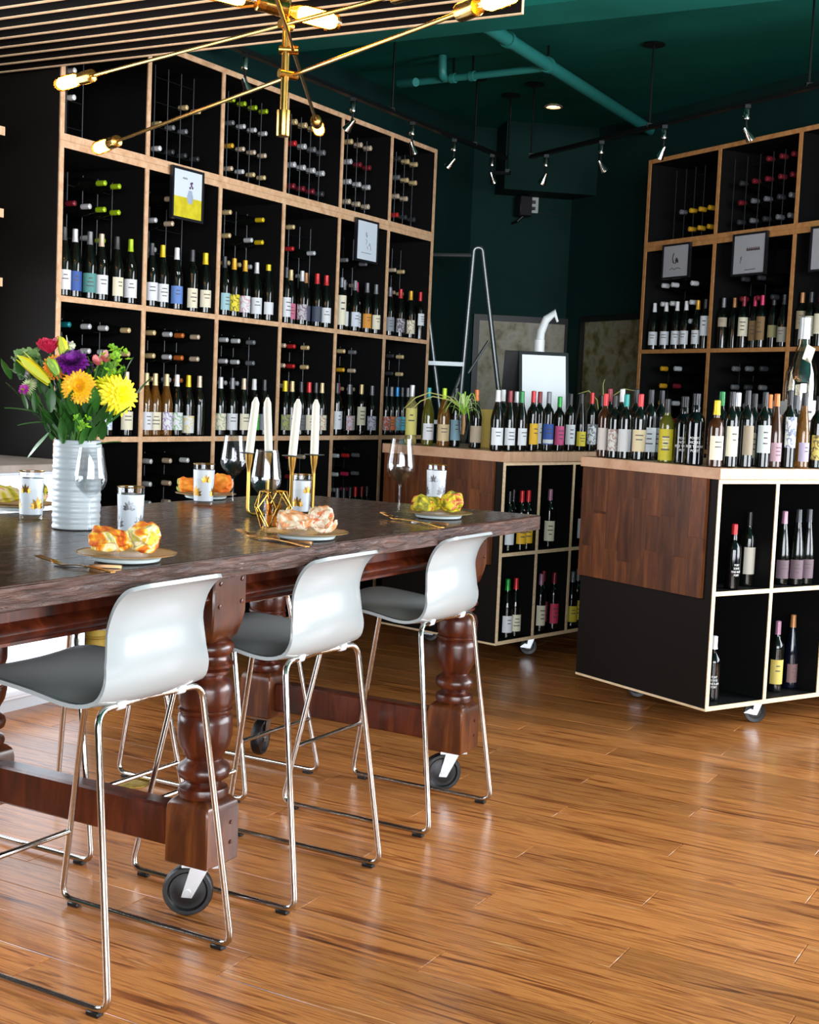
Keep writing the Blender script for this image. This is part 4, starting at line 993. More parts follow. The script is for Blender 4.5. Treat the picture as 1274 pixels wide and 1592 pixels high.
def cutlery(kind, p0, p1, label, m):
    a = Vector(p0); b = Vector(p1); d = b-a; L_ = d.length; rz = math.atan2(d.y, d.x)
    o = thing(kind, label, kind, Vector((a.x, a.y, CT)), rz, 'cutlery on the table')
    def strip(pts, th=.0022):
        mb = MB(); vs = []
        for (x, w, z) in pts: vs += [(x, -w, z), (x, w, z), (x, w, z+th), (x, -w, z+th)]
        fs = [(0, 3, 2, 1)]+[(i*4+k, i*4+(k+1) % 4, i*4+4+(k+1) % 4, i*4+4+k) for i in range(len(pts)-1) for k in range(4)]
        n = len(vs)-4; fs.append((n, n+1, n+2, n+3)); return mb.add(vs, fs)
    # the business end at x=0, handle end at x=L
    if kind == 'fork':
        strip([(.042, .004, .010), (.052, .010, .006), (.075, .008, .002), (.09, .003, .004), (L_*.55, .0035, .006), (L_*.8, .006, .004), (L_, .0075, 0)]).build('handle', m, o)
        for k in range(4):
            y = -.0078+k*.0052
            t_ = strip([(0, .0008, .016), (.02, .0013, .012), (.046, .0013, .0085)]); t_.v = [(x, yy+y, z) for x, yy, z in t_.v]; t_.build('tine', m, o)
    else:
        strip([(0, .002, 0), (.012, .007, 0), (L_*.5, .009, .001), (L_*.54, .004, .001)], .0018).build('blade', m_steel, o)
        strip([(L_*.53, .005, .0), (L_*.6, .0065, .001), (L_*.95, .008, .001), (L_, .006, 0)], .006).build('handle', m, o)
    return o
m_cut = M('c08a48', .25, .95); m_cut2 = M('a8805c', .3, .9)
# places: pixel positions on the table top
pA = plate(197, 866, 'gold-rimmed plate under the orange and yellow napkin nearest the camera', .92)
pB = plate(477, 832, 'gold-rimmed plate under the white and peach napkin mid table', .94)
pC = plate(682, 801, 'gold-rimmed plate under the yellow-green napkin at the right end', .93)
pD = plate(320, 771, 'gold-rimmed plate under the orange napkin on the far side', .9)
pE = plate(28, 788, 'gold-rimmed plate at the far left edge of the photo', .95)
napkin(pA, [(.38, 'c85214'), (.45, 'e8871e'), (.49, 'f0c23a'), (.53, 'f3e7c8'), (.58, 'b8ae4a'), (.62, 'f0c23a')], 'orange, yellow and white print napkin knotted on the nearest plate', R(0), 1, .082, 14)
napkin(pB, [(.38, 'd98a50'), (.45, 'd8c0a0'), (.54, 'efe4cf'), (.585, 'd9602c'), (.63, 'c8a878')], 'white and peach print napkin knotted on the middle plate', R(12), 2, .078, 16)
napkin(pC, [(.38, '6e6a10'), (.45, 'a89a14'), (.52, 'c9b41c'), (.56, 'c8602c'), (.6, 'c8405c'), (.66, 'd8c83a')], 'yellow-green napkin with red flecks on the right end plate', R(15), 3, .09, 18)
napkin(pD, [(.38, 'c85a10'), (.5, 'e8801c'), (.57, 'ee9c2e'), (.62, '9aa048')], 'bright orange napkin on the far side plate behind a tumbler', R(25), 4, .1, 6)
napkin(pE, [(.38, '7a7a24'), (.46, 'c9b42c'), (.52, 'd8c8a0'), (.56, 'd8404c'), (.64, 'e08a8a')], 'green, yellow and red napkin at the far left edge', R(10), 5, .1, 7)
tumbler(48, 808, 'gold-leaf frosted tumbler left of the white vase', True, .3, 1.0)
tumbler(202, 838, 'grey-leaf frosted tumbler between the vase and the nearest napkin', False, .6, .97)
tumbler(316, 786, 'gold-leaf frosted tumbler in front of the orange napkin', True, .9, 1.02)
tumbler(468, 802, 'gold-leaf frosted tumbler behind the peach napkin', True, 1.2, .96)
tumbler(677, 783, 'grey-leaf frosted tumbler behind the yellow-green napkin', False, .2, 1.06)
wineglass(139, 831, 'clear wine glass in front of the white vase', 1.0)
wineglass(361, 788, 'clear wine glass beside the orange napkin, left of the candles', 1.06)
wineglass(411, 829, 'clear wine glass in front of the brass candle holder', 1.02)
wineglass(620, 803, 'clear wine glass at the right end of the table', 1.13)
cutlery('fork', atz(58, 876, TZ), atz(176, 891, TZ), 'gold-toned fork beside the nearest plate', m_cut)
cutlery('knife', atz(84, 880, TZ), atz(190, 884, TZ), 'thin knife lying beside the nearest plate', m_cut2)
cutlery('fork', atz(370, 833, TZ), atz(478, 851, TZ), 'gold fork beside the middle plate', m_cut)
cutlery('knife', atz(402, 840, TZ), atz(486, 846, TZ), 'thin knife beside the middle plate', m_cut2)
cutlery('fork', atz(594, 805, TZ), atz(688, 821, TZ), 'gold fork beside the right end plate', m_cut)
cutlery('knife', atz(640, 812, TZ), atz(697, 817, TZ), 'thin knife beside the right end plate', m_cut2)
# ---- candelabrum
cc = atz(434, 803, TZ); CB = Vector((cc.x, cc.y, CT))
cdl = thing('candelabrum', 'brass four-armed candle holder standing mid table', 'candle holder', CB)
spots = []
for k, (px, py) in enumerate(((388, 702), (418, 698), (455, 707), (489, 703))):
    q = atp(px, py, (0, cc.y + (-.03, .12, -.10, .04)[k], 0), Vector((0, 1, 0)))
    loc = Vector((q.x-CB.x, q.y-CB.y, 0)); zt = .195; spots.append((q.x, q.y))
    dirr = loc.normalized()
    path = bez([Vector((0, 0, .006)), loc+Vector((0, 0, .006)), loc+Vector((0, 0, zt-.05))], .02)
    arm = MB().tube(path, .0055, 9).build('arm', m_brass2, cdl)
    MB().lathe([(.0055, zt-.06), (.006, zt-.05), (.010, zt-.03), (.0125, zt-.008), (.013, zt-.004), (0, zt-.004)], 16, m=Matrix.Translation(loc)).build('cup', m_brass2, arm)
    MB().lathe([(0, zt-.004), (.031, zt-.002), (.032, zt), (0, zt-.001)], 24, m=Matrix.Translation(loc)).build('drip_tray', M('8e948c', .25, .8), arm)
    o = thing('taper_candle', ['leftmost tall white candle with burnt tip', 'second white candle from the left, slightly bent', 'third white candle from the left, leaning', 'rightmost white candle with pointed tip'][k]+' in the brass holder', 'candle', Vector((q.x, q.y, CT+zt+.0005)), 0, 'white candles in the brass holder')
    ln = (.005, -.004, .004, 0)[k]; top = .170
    o.rotation_euler = (0, ((.06, -.03, .045, 0)[k]), 0)
    MB().tube([(0, 0, 0), (ln*.3, 0, .05), (ln*.8, 0, .11), (ln, 0, top-.018), (ln, 0, top)], [.013, .013, .0125, .012, .004], 14).build('wax', M('d2cdbf', .5), o)
    MB().tube([(ln, 0, top-.002), (ln+.002, 0, top+.008)], .0012, 5).build('wick', M('2a2622', .8), o)
MB().lathe([(0, 0), (.014, 0), (.014, .012), (.009, .016), (0, .017)], 16).build('hub', m_brass2, cdl)
# ---- geometric gold candle holder with a glass
gp = atz(424, 822, TZ)
o = thing('tealight_holder', 'gold wire geometric frame around a small candle glass', 'candle holder', Vector((gp.x, gp.y, CT)), .3)
pts = {'b': [(.032*math.cos(k*math.pi/3), .032*math.sin(k*math.pi/3), .0025) for k in range(6)], 'm': [(.055*math.cos(k*math.pi/3+.5), .055*math.sin(k*math.pi/3+.5), .06) for k in range(6)], 't': [(.038*math.cos(k*math.pi/3), .038*math.sin(k*math.pi/3), .105) for k in range(6)]}
for k in range(6):
    j = (k+1) % 6
    for a, b in (('b', 'b'), ('t', 't')): MB().tube([pts[a][k], pts[b][j]], .0018, 6).build('wire', m_goldwire, o)
    for a, ka, b, kb in (('b', k, 'm', k), ('b', j, 'm', k), ('t', k, 'm', k), ('t', j, 'm', k)): MB().tube([pts[a][ka], pts[b][kb]], .0018, 6).build('wire', m_goldwire, o)
MB().lathe([(0, .005), (.024, .005), (.025, .07), (.0235, .07), (.0225, .009), (0, .009)], 20).build('candle_glass', thin_glass('amber_glass', 'f0d8a8', .06), o)
MB().lathe([(0, .0095), (.0215, .0095), (.0215, .035), (0, .035)], 16).build('wax', M('e8c88a', .5), o)
# ================================================================== VASE AND FLOWERS
vp_ = atz(118, 822, TZ); VB = Vector((vp_.x, vp_.y, CT))
def vr(z):
    base = .0615+.004*math.sin(z*9) - .004*(z/.235)
    return base + .0008*math.sin(z*2*math.pi/.0145) + .0007*math.sin(z*2*math.pi/.027+1)
pr = [(0, .001), (.055, 0)]+[(vr(i*.235/90), .003+i*.232/90) for i in range(91)]
pr += [(vr(.235)-.004, .2355), (.055, .21), (.055, .06), (0, .055)]
vase = MB().lathe(pr, 40).build('vase', M('aab0b4', .35)); vase.location = VB
tag(vase, 'tall white ribbed ceramic vase holding the mixed bouquet', 'vase')
YV = VB.y
def bq(px, py, dy=0): return aty(px, py, YV+dy)
mouth = VB+Vector((0, 0, .15))
def stem_to(o, p, col='3f6a24', r_=.0028):
    a = mouth + Vector((random.uniform(-.02, .02), random.uniform(-.02, .02), 0)); m_ = (a+p)/2+Vector((0, 0, .02))
    MB().tube([a-p, (a*.4+m_*.6)-p, Vector((0, 0, 0))], r_, 6).build('stem', M(col, .6), o)
def petal(L_, w, curl, tilt, az, base=.0, cup=0):
    """petal strip starting near the centre, local z = flower axis"""
    vs = []; n = 4
    for i in range(n+1):
        s = i/n; ww = w*math.sin(math.pi*(.12+.83*s))**.8; r_ = base+L_*s*math.cos(tilt-curl*s); z = L_*s*math.sin(tilt-curl*s)
        for q in (-1, 0, 1):
            x, y = r_, q*ww; zz = z+(cup*abs(q))
            vs.append((x*math.cos(az)-y*math.sin(az), x*math.sin(az)+y*math.cos(az), zz))
    fs = [(i*3+k, i*3+k+1, i*3+4+k, i*3+3+k) for i in range(n) for k in (0, 1)]
    return vs, fs
def orient(o, d):
    o.rotation_mode = 'QUATERNION'; o.rotation_quaternion = Vector(d).normalized().to_track_quat('Z', 'Y')
def flower(name, label, px, py, dy, axis, rings, centre, stemcol='3f6a24'):
    p = bq(px, py, dy); root = thing(name, label, 'flower', p, 0, 'flowers in the white vase')
    stem_to(root, p, stemcol)
    bl = thing('bloom', None, None); bl.parent = root; orient(bl, axis)
    for (n, L_, w, tilt, curl, base, col, cup) in rings:
        mb = MB()
        for k in range(n):
            v, f = petal(L_*random.uniform(.9, 1.08), w, curl, tilt+random.uniform(-.08, .08), 2*math.pi*(k+random.uniform(-.2, .2))/n, base, cup); mb.add(v, f)
        mb.build('petals', M(col, .6), bl)
    if centre: MB().lathe([(centre[0], -.003), (centre[0], .004), (centre[0]*.6, .009), (0, .010)], 12).build('centre', M(centre[1], .7), bl)
    return root
def layered(n0, Ls, w, col, t0=.1, t1=1.35, cup=.001):
    k = len(Ls); return [(max(5, int(n0*(1-.55*i/k))), Ls[i], w, t0+(t1-t0)*i/(k-1), .35, .003, col[i % len(col)] if isinstance(col, list) else col, cup) for i in range(k)]
cam_ax = Vector((.12, -1, .25))
flower('chrysanthemum', 'large round golden-yellow chrysanthemum facing the camera', 122, 601, -.075, cam_ax, layered(34, [.044, .043, .041, .038, .034, .029, .023, .016], .0065, ['f0a800', 'f2b406', 'f5bd14'], -.15, 1.35), (.006, 'd98a00'))
flower('chrysanthemum', 'bright yellow loose-petalled chrysanthemum at the right of the bouquet', 186, 614, -.04, Vector((.7, -.8, .1)), layered(26, [.056, .053, .047, .038, .028], .0075, ['f0dc00', 'f6e520'], -.15, 1.1), (.006, 'e0c400'))
flower('chrysanthemum', 'small yellow spidery chrysanthemum right of the golden one', 165, 600, -.02, Vector((.2, -.7, .6)), layered(16, [.034, .03, .022], .004, 'd9d400', .1, 1.2), (.005, 'c8c000'))
flower('carnation', 'ruffled deep purple carnation in the bouquet centre', 112, 566, -.04, Vector((0, -.6, .8)), layered(16, [.042, .040, .036, .03, .022], .012, ['6a0f7c', '7d1590', '5a0c6c'], .25, 1.45, .004), None)
flower('carnation', 'second purple carnation partly hidden behind the pink blooms', 132, 572, .01, Vector((.3, -.4, .9)), layered(10, [.026, .022, .016], .009, ['6a0f7c', '7d1590'], .25, 1.4, .004), None)
flower('rose', 'dark pink rose at the top left of the bouquet', 78, 549, 0, Vector((-.1, -.3, 1)), [(5, .040, .024, 1.1, .25, .006, 'c81e48', .006), (5, .034, .018, 1.3, .2, .003, 'd8305a', .006), (4, .032, .014, 1.45, .15, .001, 'b8163c', .006)], None)
flower('gerbera', 'orange gerbera between the lily buds', 84, 570, -.03, Vector((-.25, -.9, .35)), layered(22, [.036, .03, .022], .005, ['f07a10', 'f4941e'], .1, .9), (.009, 'a84410'))
flower('aster', 'small magenta aster at the left edge of the bouquet', 37, 606, -.02, Vector((-.5, -.8, .3)), layered(16, [.014, .012], .003, 'b0189a', .1, .9), (.003, '8a8a30'))
flower('aster', 'pale green feathery aster at the left of the bouquet', 44, 600, 0, Vector((-.5, -.7, .5)), layered(26, [.026, .022, .016], .0018, ['c8d0a0', 'b8c488'], .0, 1.0), (.005, '9aa060'))
flower('aster', 'pale lilac feathery aster above the magenta one', 36, 578, .01, Vector((-.5, -.7, .5)), layered(22, [.020, .016], .002, ['c8b4cc', 'd8ccd8'], .0, .9), (.004, 'a0a060'))
for (px, py, lb) in ((152, 568, 'left'), (165, 563, 'right')):
    flower('alstroemeria', 'salmon pink alstroemeria, %s of the pair near the top' % lb, px, py, -.02, Vector((.1, -.4, .9)), [(3, .026, .011, .95, .1, .003, 'e06a72', .003), (3, .026, .009, 1.15, .1, .003, 'f09090', .003)], None)
def lily(label, p0, p1, dy, col, col2):
    a = bq(*p0, dy); b = bq(*p1, dy); d = b-a; L_ = d.length
    o = thing('lily_bud', label, 'flower', a, 0, 'flowers in the white vase'); stem_to(o, a)
    bl = thing('bloom', None, None); bl.parent = o; orient(bl, d)
    MB().lathe([(.003, 0), (.008, L_*.12), (.013, L_*.5), (.0125, L_*.75), (.006, L_*.93), (0, L_)], 12).build('bud', M(col, .5), bl)
    mb = MB()
    for k in range(3):
        v, f = petal(L_*1.02, .008, .02, math.pi/2-.03, k*2.09, .011); mb.add(v, f)
    mb.build('petals', M(col2, .5), bl)
lily('large yellow lily bud pointing to the upper left', (78, 595), (30, 553), -.05, 'e8d020', 'c8cc28')
lily('upright yellow-green lily bud at the top of the bouquet', (103, 562), (95, 523), -.01, 'd8d028', 'b8c430')
lily('green lily bud in front of the orange gerbera', (91, 583), (76, 557), -.075, '9ab83a', '7aa030')
def cluster(name, label, px, py, dy, n, rad, col, rb_, seed):
    rnd = random.Random(seed); p = bq(px, py, dy); o = thing(name, label, 'flower', p, 0, 'flowers in the white vase'); stem_to(o, p, '5a8a2c', .002)
    for k in range(n):
        q = Vector((rnd.gauss(0, rad), rnd.gauss(0, rad*.7), rnd.gauss(0, rad))); q *= min(1, 1.7*rad/max(q.length, 1e-6))
        mb = MB()
        for j in range(5): v, f = petal(rb_*rnd.uniform(.8, 1.3), rb_*.45, .2, .5, j*1.257+rnd.random(), .001); mb.add(v, f)
        b = mb.build('floret', M(col[k % len(col)], .6), o); b.location = q; b.rotation_euler = (rnd.uniform(-1.5, .4), rnd.uniform(-.6, .6), 0)
        if k % 3 == 0: MB().tube([(0, 0, -.02), q], .001, 5).build('stalk', M('6a9a34', .6), o)
cluster('bupleurum', 'lime green bupleurum sprays at the upper right of the bouquet', 178, 560, -.01, 34, .021, ['8cc220', '9ed030', '76ac18'], .0085, 4)
cluster('bupleurum', 'lime green bupleurum sprig low in front of the stems', 128, 655, -.085, 16, .012, ['8cc81e', '7ab81a'], .007, 9)
cluster('goldenrod', 'thin yellow-green filler sprays left of the yellow chrysanthemum', 163, 575, .0, 22, .018, ['a8b820', '88a824'], .006, 12)
cluster('stock', 'small white and lilac stock flowers at the bouquet top', 110, 542, .01, 14, .009, ['d8dcc0', 'c8c8b0', '8a6aa8'], .008, 6)
cluster('hydrangea', 'pale green ruffled kale head behind the yellow lily bud', 44, 566, .03, 26, .022, ['7a9a5c', '8aa86a', '6a8c50'], .016, 8)
# leaves
lf = MB().grid(7, 5, lambda s, v: ((2*v-1)*.5*math.sin(math.pi*min(1, .04+s*.96))**.75*(1-.25*s), s, .12*math.sin(s*2.4)-.12*abs(2*v-1)**1.5*.5)).mesh('leaf', thick=.01)
gre = thing('greenery', 'mass of dark green leaves and stems filling the bouquet below the blooms', 'foliage', mouth, 0)
rnd = random.Random(21)
for k in range(230):
    px = rnd.gauss(112, 36); py = rnd.uniform(580, 692); px = 114+(px-112)*(1-.45*(py-580)/112); dy = rnd.uniform(-.085, .06)
    if py < 640 and dy < -.02: dy = -.02+rnd.uniform(0, .06)
    p = bq(px, py, dy)
    o = inst('leaf', lf, M(rnd.choice(['1f4a14', '2a5c1a', '173a10', '356b22', '24501a']), .45), gre, p-mouth)
    d = (p-mouth+Vector((0, 0, .04))).normalized()+Vector((rnd.uniform(-.5, .5), rnd.uniform(-.5, .5), rnd.uniform(-.4, .4)))
    o.rotation_mode = 'QUATERNION'; o.rotation_quaternion = d.to_track_quat('Y', 'Z')
    L_ = rnd.uniform(.04, .08); o.scale = (L_*.42, L_, L_*.5)
for (px, py, dx, dz, L_, w) in ((60, 640, -1, .05, .085, .5), (70, 655, -.9, -.2, .07, .5), (75, 672, -.55, -.85, .085, .75), (150, 690, 1, .1, .07, .35), (45, 590, -.8, .4, .06, .9)):
    o = inst('leaf', lf, M('2f6b20', .4), gre, bq(px, py, -.07)-mouth); o.rotation_mode = 'QUATERNION'
    o.rotation_quaternion = Vector((dx, -.25, dz)).to_track_quat('Y', 'Z'); o.scale = (L_*w, L_, L_*.5)
for k in range(26):
    q = bq(rnd.uniform(92, 145), 625, rnd.uniform(-.05, .03)); a = mouth+Vector((rnd.uniform(-.035, .035), rnd.uniform(-.035, .03), -.02))
    MB().tube([a-mouth, (a+q)/2-mouth, q-mouth], .0026, 5).build('stem', M(rnd.choice(['3a6a22', '2a5418']), .6), gre)
for (x0, x1) in ((150, 178), (146, 172)):
    MB().tube([mouth+Vector((.03, -.02, .03))-mouth, bq(x0+8, 660, -.02)-mouth, bq(x1, 628, -.02)-mouth], .002, 5).build('stem', M('5a6a2c', .6), gre)
# ================================================================== FRAMES ON THE SHELVES
def frame_on(px, py, plane_p0, n, rz, w, h, label, mats, fr='1b1c20', tilt=0):
    c = atp(px, py, plane_p0, n); o = thing('picture_frame', label, 'picture', c, rz, 'small framed prints on the shelves')
    b = .012
    mb = MB()
    for (x, z, sx, sz) in ((0, h/2-b/2, w, b), (0, -h/2+b/2, w, b), (-w/2+b/2, 0, b, h-2*b), (w/2-b/2, 0, b, h-2*b)): mb.box((x, 0, z), (sx, .018, sz))
    mb.build('frame', M(fr, .35), o)
    for (x0, x1, z0, z1, m) in mats: MB().span(x0*w, x1*w, -.004, .004, z0*h, z1*h).build('print', m, o, smooth=False)
    return o
mp_ = M('d8e4f0', .5); mp_y = cloudy('yellow_field', [(.4, 'd8cc1c'), (.6, 'c8ba10')], 20, .6)
pl_ = T*(SLP-.018)
rzL = math.atan2(NL.x, -NL.y)
fA = frame_on(291, 303, pl_, T, rzL, .236, .245, 'black framed print of a flower vase on a yellow field, left shelf', [(-.45, .45, -.06, .45, mp_), (-.45, .45, -.45, -.06, mp_y)])
MB().lathe([(0, 0), (.018, .01), (.024, .035), (.014, .06), (.012, .066), (0, .066)], 12, m=Matrix.Translation((.018, -.0046, -.045)) @ Matrix.Diagonal((1, .06, 1, 1))).build('drawing', M('9fb0c8', .6), fA)
for (x, z) in ((.016, .034), (.026, .045), (.034, .036), (.022, .055), (.03, .058)): MB().lathe([(0, 0), (.006, 0), (.006, .001), (0, .001)], 8, m=Matrix.Translation((x, -.0046, z)) @ Matrix.Rotation(R(90), 4, 'X')).build('drawing', M('5a3a64', .6), fA)
def scribble(o, pts, r_=.0012, col='4a4c54'): MB().tube([(x, -.005, z) for x, z in pts], r_, 5).build('drawing', M(col, .7), o)
for k in range(3): scribble(fA, [(-.04+.012*k, .07), (-.034+.012*k, .078), (-.03+.012*k, .07)])
fB = frame_on(570, 375, pl_, T, rzL, .246, .245, 'black framed line drawing of tools on white paper, left shelf', [(-.45, .45, -.45, .45, mp_)])
for pts in ([(-.02, .03), (-.01, .05), (-.005, .02), (.0, .035)], [(-.015, .01), (.0, .0), (-.01, -.02)], [(.02, -.03), (.03, -.01), (.04, -.03), (.045, -.05)], [(.0, -.03), (.01, -.045)], [(-.06, -.07), (.05, -.07)]): scribble(fB, pts)
rzR = math.atan2(NR.x, -NR.y); pr_ = NR*(SRP+.02)
mp_g = M('b4b4ba', .5)
fC = frame_on(1052, 406, pr_, NR, rzR, .265, .215, 'black framed print with an ink figure, leftmost on the right shelf', [(-.45, .45, -.45, .45, mp_g)])
for pts in ([(-.02, .05), (-.03, .02), (-.02, -.01), (0, -.015), (.005, .02), (.0, .0)], [(.01, .02), (.012, -.01), (.02, .01), (.024, -.012)]): scribble(fC, pts, .003, '201c1a')
scribble(fC, [(-.05, -.05), (-.03, -.04), (-.01, -.052), (.02, -.042), (.05, -.05)], .002)
fD = frame_on(1166, 395, pr_, NR, rzR, .285, .245, 'black framed print with a row of small figures, middle of the right shelf', [(-.45, .45, -.45, .45, mp_g)])
for k in range(7): scribble(fD, [(-.02+.016*k, .02), (-.016+.016*k, .035), (-.01+.016*k, .018)], .003, '4a2024' if k % 2 else '2a2420')
scribble(fD, [(-.06, -.03), (-.07, -.02), (-.06, -.01), (-.07, -.05)], .0016); scribble(fD, [(-.03, -.09), (.06, -.088)], .002)
fE = frame_on(1291, 385, pr_, NR, rzR, .285, .245, 'black framed print cut off by the right edge, right shelf', [(-.45, .45, -.45, .45, mp_g)])
# ================================================================== CORNER: MAPS, SPEAKER, LADDER
m_map = cloudy('aged_map_paper', [(.3, '8a8878'), (.45, 'a8a494'), (.55, '9a927a'), (.62, '6e6a50'), (.7, 'a29c8a')], 7, .55, 8)
m_map2 = cloudy('aged_vineyard_map', [(.3, '7a7860'), (.45, '99947c'), (.56, '7c7444'), (.66, '55522e'), (.75, '948c70')], 9, .55, 8)
def wall_map(x0, x1, y0, y1, p0, n, label, m):
    c0 = atp(x0, y0, p0, n); c1 = atp(x1, y1, p0, n); c = (c0+c1)/2; d = Vector((-n.y, n.x, 0)); w = abs((c1-c0).dot(d)); h = abs(c1.z-c0.z)
    o = thing('framed_map', label, 'picture', c, math.atan2(n.x, -n.y))
    mb = MB(); b = .045
    for (x, z, sx, sz) in ((0, h/2-b/2, w, b), (0, -h/2+b/2, w, b), (-w/2+b/2, 0, b, h-2*b), (w/2-b/2, 0, b, h-2*b)): mb.box((x, 0, z), (sx, .03, sz))
    mb.build('frame', M('131416', .4), o)
    MB().span(-w/2+b, w/2-b, -.004, .01, -h/2+b, h/2-b).build('map_sheet', m, o, smooth=False); return o
wall_map(737, 872, 488, 800, cl+cn*.018, cn, 'large grey aged map in a black frame on the chamfered corner wall', m_map)
wall_map(906, projx(rw(SRU+.04, RWP+.018, 1.2)), 492, 800, NR*(RWP+.018), NR, 'large olive aged map in a black frame beside the right shelf', m_map2)
sc_ = atp(814, 321, cl+cn*.09, cn)
o = thing('wall_speaker', 'small black loudspeaker on a bracket high on the corner wall', 'speaker', sc_, math.atan2(cn.x, -cn.y)+.25)
MB().box((0, 0, 0), (.105, .09, .15)).build('cabinet', M('131314', .4), o, bevel=.006)
MB().box((0, -.0465, 0), (.092, .004, .135)).build('grille', M('232325', .8), o)
MB().tube([(0, .0, -.075), (-.03, .02, -.11), (-.04, .085, -.12)], .009, 8).build('bracket', m_iron, o)
oc_ = atp(830, 319, cl+cn*.004, cn)
o = thing('wall_outlet', 'white wall outlet plate beside the black speaker', 'outlet', oc_, math.atan2(cn.x, -cn.y))
MB().box((0, 0, 0), (.075, .007, .118)).build('plate', M('b8bcb8', .4), o, bevel=.002)
for z in (-.025, .022): MB().box((0, -.004, z), (.03, .004, .026)).build('socket', M('2a2c2c', .5), o)
MB().tube([(0, -.01, -.03), (-.05, -.03, -.055), (-.1, -.03, -.04)], .004, 6).build('cord', M('0e0e0f', .6), o)
MB().tube([(.03, -.001, -.055), (.2, -.001, -.058), (.32, -.001, -.056)], .003, 6).build('wall_cable', M('0a1c1a', .6), o)
# ladder: two arched side frames, steps and a hand rail
LY = 9.25
def lp(px, py, dy=0): return aty(px, py, LY+dy)
lad = thing('step_ladder', 'grey metal ladder with arched side rails in the green corner', 'ladder', Vector((lp(740, 500).x, LY, 0)))
LB = lad.location.copy()
for dx, nm in ((0, 'side_rail'), (-.42, 'side_rail')):
    a = lp(717, 610); k = lp(737, 392); k2 = lp(750, 392); e = lp(777, 625)
    fa = a+(a-k)*((a.z-.0)/(k.z-a.z)); fe = e+(e-k2)*((e.z-.0)/(k2.z-e.z))
    pts = bez([fa, k+Vector((0, 0, .03)), k2+Vector((0, 0, .03)), fe], .06)
    off = Vector((dx, -dx*.25, 0))
    MB().tube([p+off-LB for p in pts], .017, 10).build(nm, m_alu, lad)
k = lp(737, 397)
MB().tube([k-LB, k+Vector((-.42, .1, 0))-LB], .014, 8).build('hand_rail', m_alu, lad)
for zz in (.35, .75, 1.15, 1.55):
    s_ = (zz)/(k.z); a = fa+(k-fa)*s_
    MB().box((-.21, .03, 0), (.42, .12, .028), Matrix.Translation(a-LB)).build('step', m_alu, lad)
MB().tube([lp(760, 530)-LB, lp(728, 580)-LB], .009, 8).build('brace', m_alu, lad)
MB().tube([lp(722, 570)-LB, lp(700, 625)-LB], .012, 8).build('brace', m_alu, lad)
# ================================================================== CEILING: TRACKS, PIPES, LIGHTS
def track(name, label, a, b, rods):
    o = thing(name, label, 'light track', (a+b)/2); c = (a+b)/2
    d = (b-a); rz = math.atan2(d.y, d.x)
    MB().box((0, 0, 0), (d.length, .035, .022), Matrix.Rotation(rz, 4, 'Z')).build('rail', m_iron, o)
    for q in rods:
        q0 = Vector((q.x, q.y, a.z+.011))-c
        MB().tube([q0, Vector((q.x, q.y, CEIL-.012))-c], .006, 8).build('drop_rod', m_iron, o)
        MB().lathe([(0, 0), (.065, .0), (.06, .010), (0, .011)], 20, m=Matrix.Translation(Vector((q.x, q.y, CEIL-.0115))-c)).build('ceiling_plate', M('0c1414', .5), o)
        MB().box(q0, (.03, .03, .02)).build('clamp', m_iron, o)
    return o
tp = 4.0
ta = atp(396, 86, T*tp, T); zt_ = ta.z; tb = atp(775, 255, T*tp, T)
ta = ut(ta.dot(U), tp, zt_); tb = ut(tb.dot(U), tp, zt_)
def on_track(px, a, b): d = (b-a).normalized(); return on_line(px, a, d, -1, (b-a).length+1)
track('light_track', 'black lighting track hung above the left wine shelf', ta-U*.3, tb+U*.1, [on_track(610, ta, tb), on_track(738, ta, tb)])
rp_ = -4.8
ra = atp(826, 245, NR*rp_, NR); rzz = atp(1010, 198, NR*rp_, NR).z; ra = rw(ra.dot(S2), rp_, rzz); rb2 = rw(4.6, rp_, rzz)
track('light_track', 'black lighting track hung in front of the right wine shelf', rb2, ra, [on_line(px, ra, -S2, -1, 5) for px in (826, 1010, 1258)])
xa = on_track(790, ta, tb+U*1.5); 
track('light_track', 'short black track end hanging by one rod near the corner', Vector((xa.x-.12, xa.y+.05, rzz-.05)), Vector((xa.x+.02, xa.y, rzz-.05)), [Vector((xa.x, xa.y, rzz))])
def spot(p, aim, label):
    o = thing('track_spotlight', label, 'spotlight', p, 0, 'track spotlights')
    MB().box((0, 0, -.020), (.03, .03, .018)).build('adapter', m_iron, o)
    MB().lathe([(0, -.085), (.017, -.085), (.018, -.08), (.018, -.035), (.015, -.029), (0, -.029)], 14).build('transformer', m_chrome, o)
    a = Vector(aim).normalized()
    MB().tube([(0, 0, -.085), Vector((0, 0, -.11)), Vector((0, 0, -.125))+a*.01], .006, 8).build('bracket', m_iron, o)
    q = a.to_track_quat('Z', 'Y').to_matrix().to_4x4()
    MB().lathe([(0, -.03), (.012, -.028), (.014, .0), (.024, .03), (.026, .045), (.023, .045), (.02, .03), (0, .022)], 16, m=Matrix.Translation(Vector((0, 0, -.140))+a*.012) @ q).build('lamp_head', m_chrome, o)
for i, px in enumerate((382, 550, 642, 707, 766)): spot(on_track(px, ta, tb)-Vector((0, 0, 0)), (-.5, .2, -.6) if i % 2 else (.3, .2, -.7), '%s chrome spotlight from the left on the left track' % ORD[i])
for i, px in enumerate((850, 936, 1034, 1163)): spot(on_line(px, ra, -S2, -1, 5), (.5, .1, -.7) if i % 2 else (-.3, .3, -.8), '%s chrome spotlight from the left on the right track' % ORD[i])
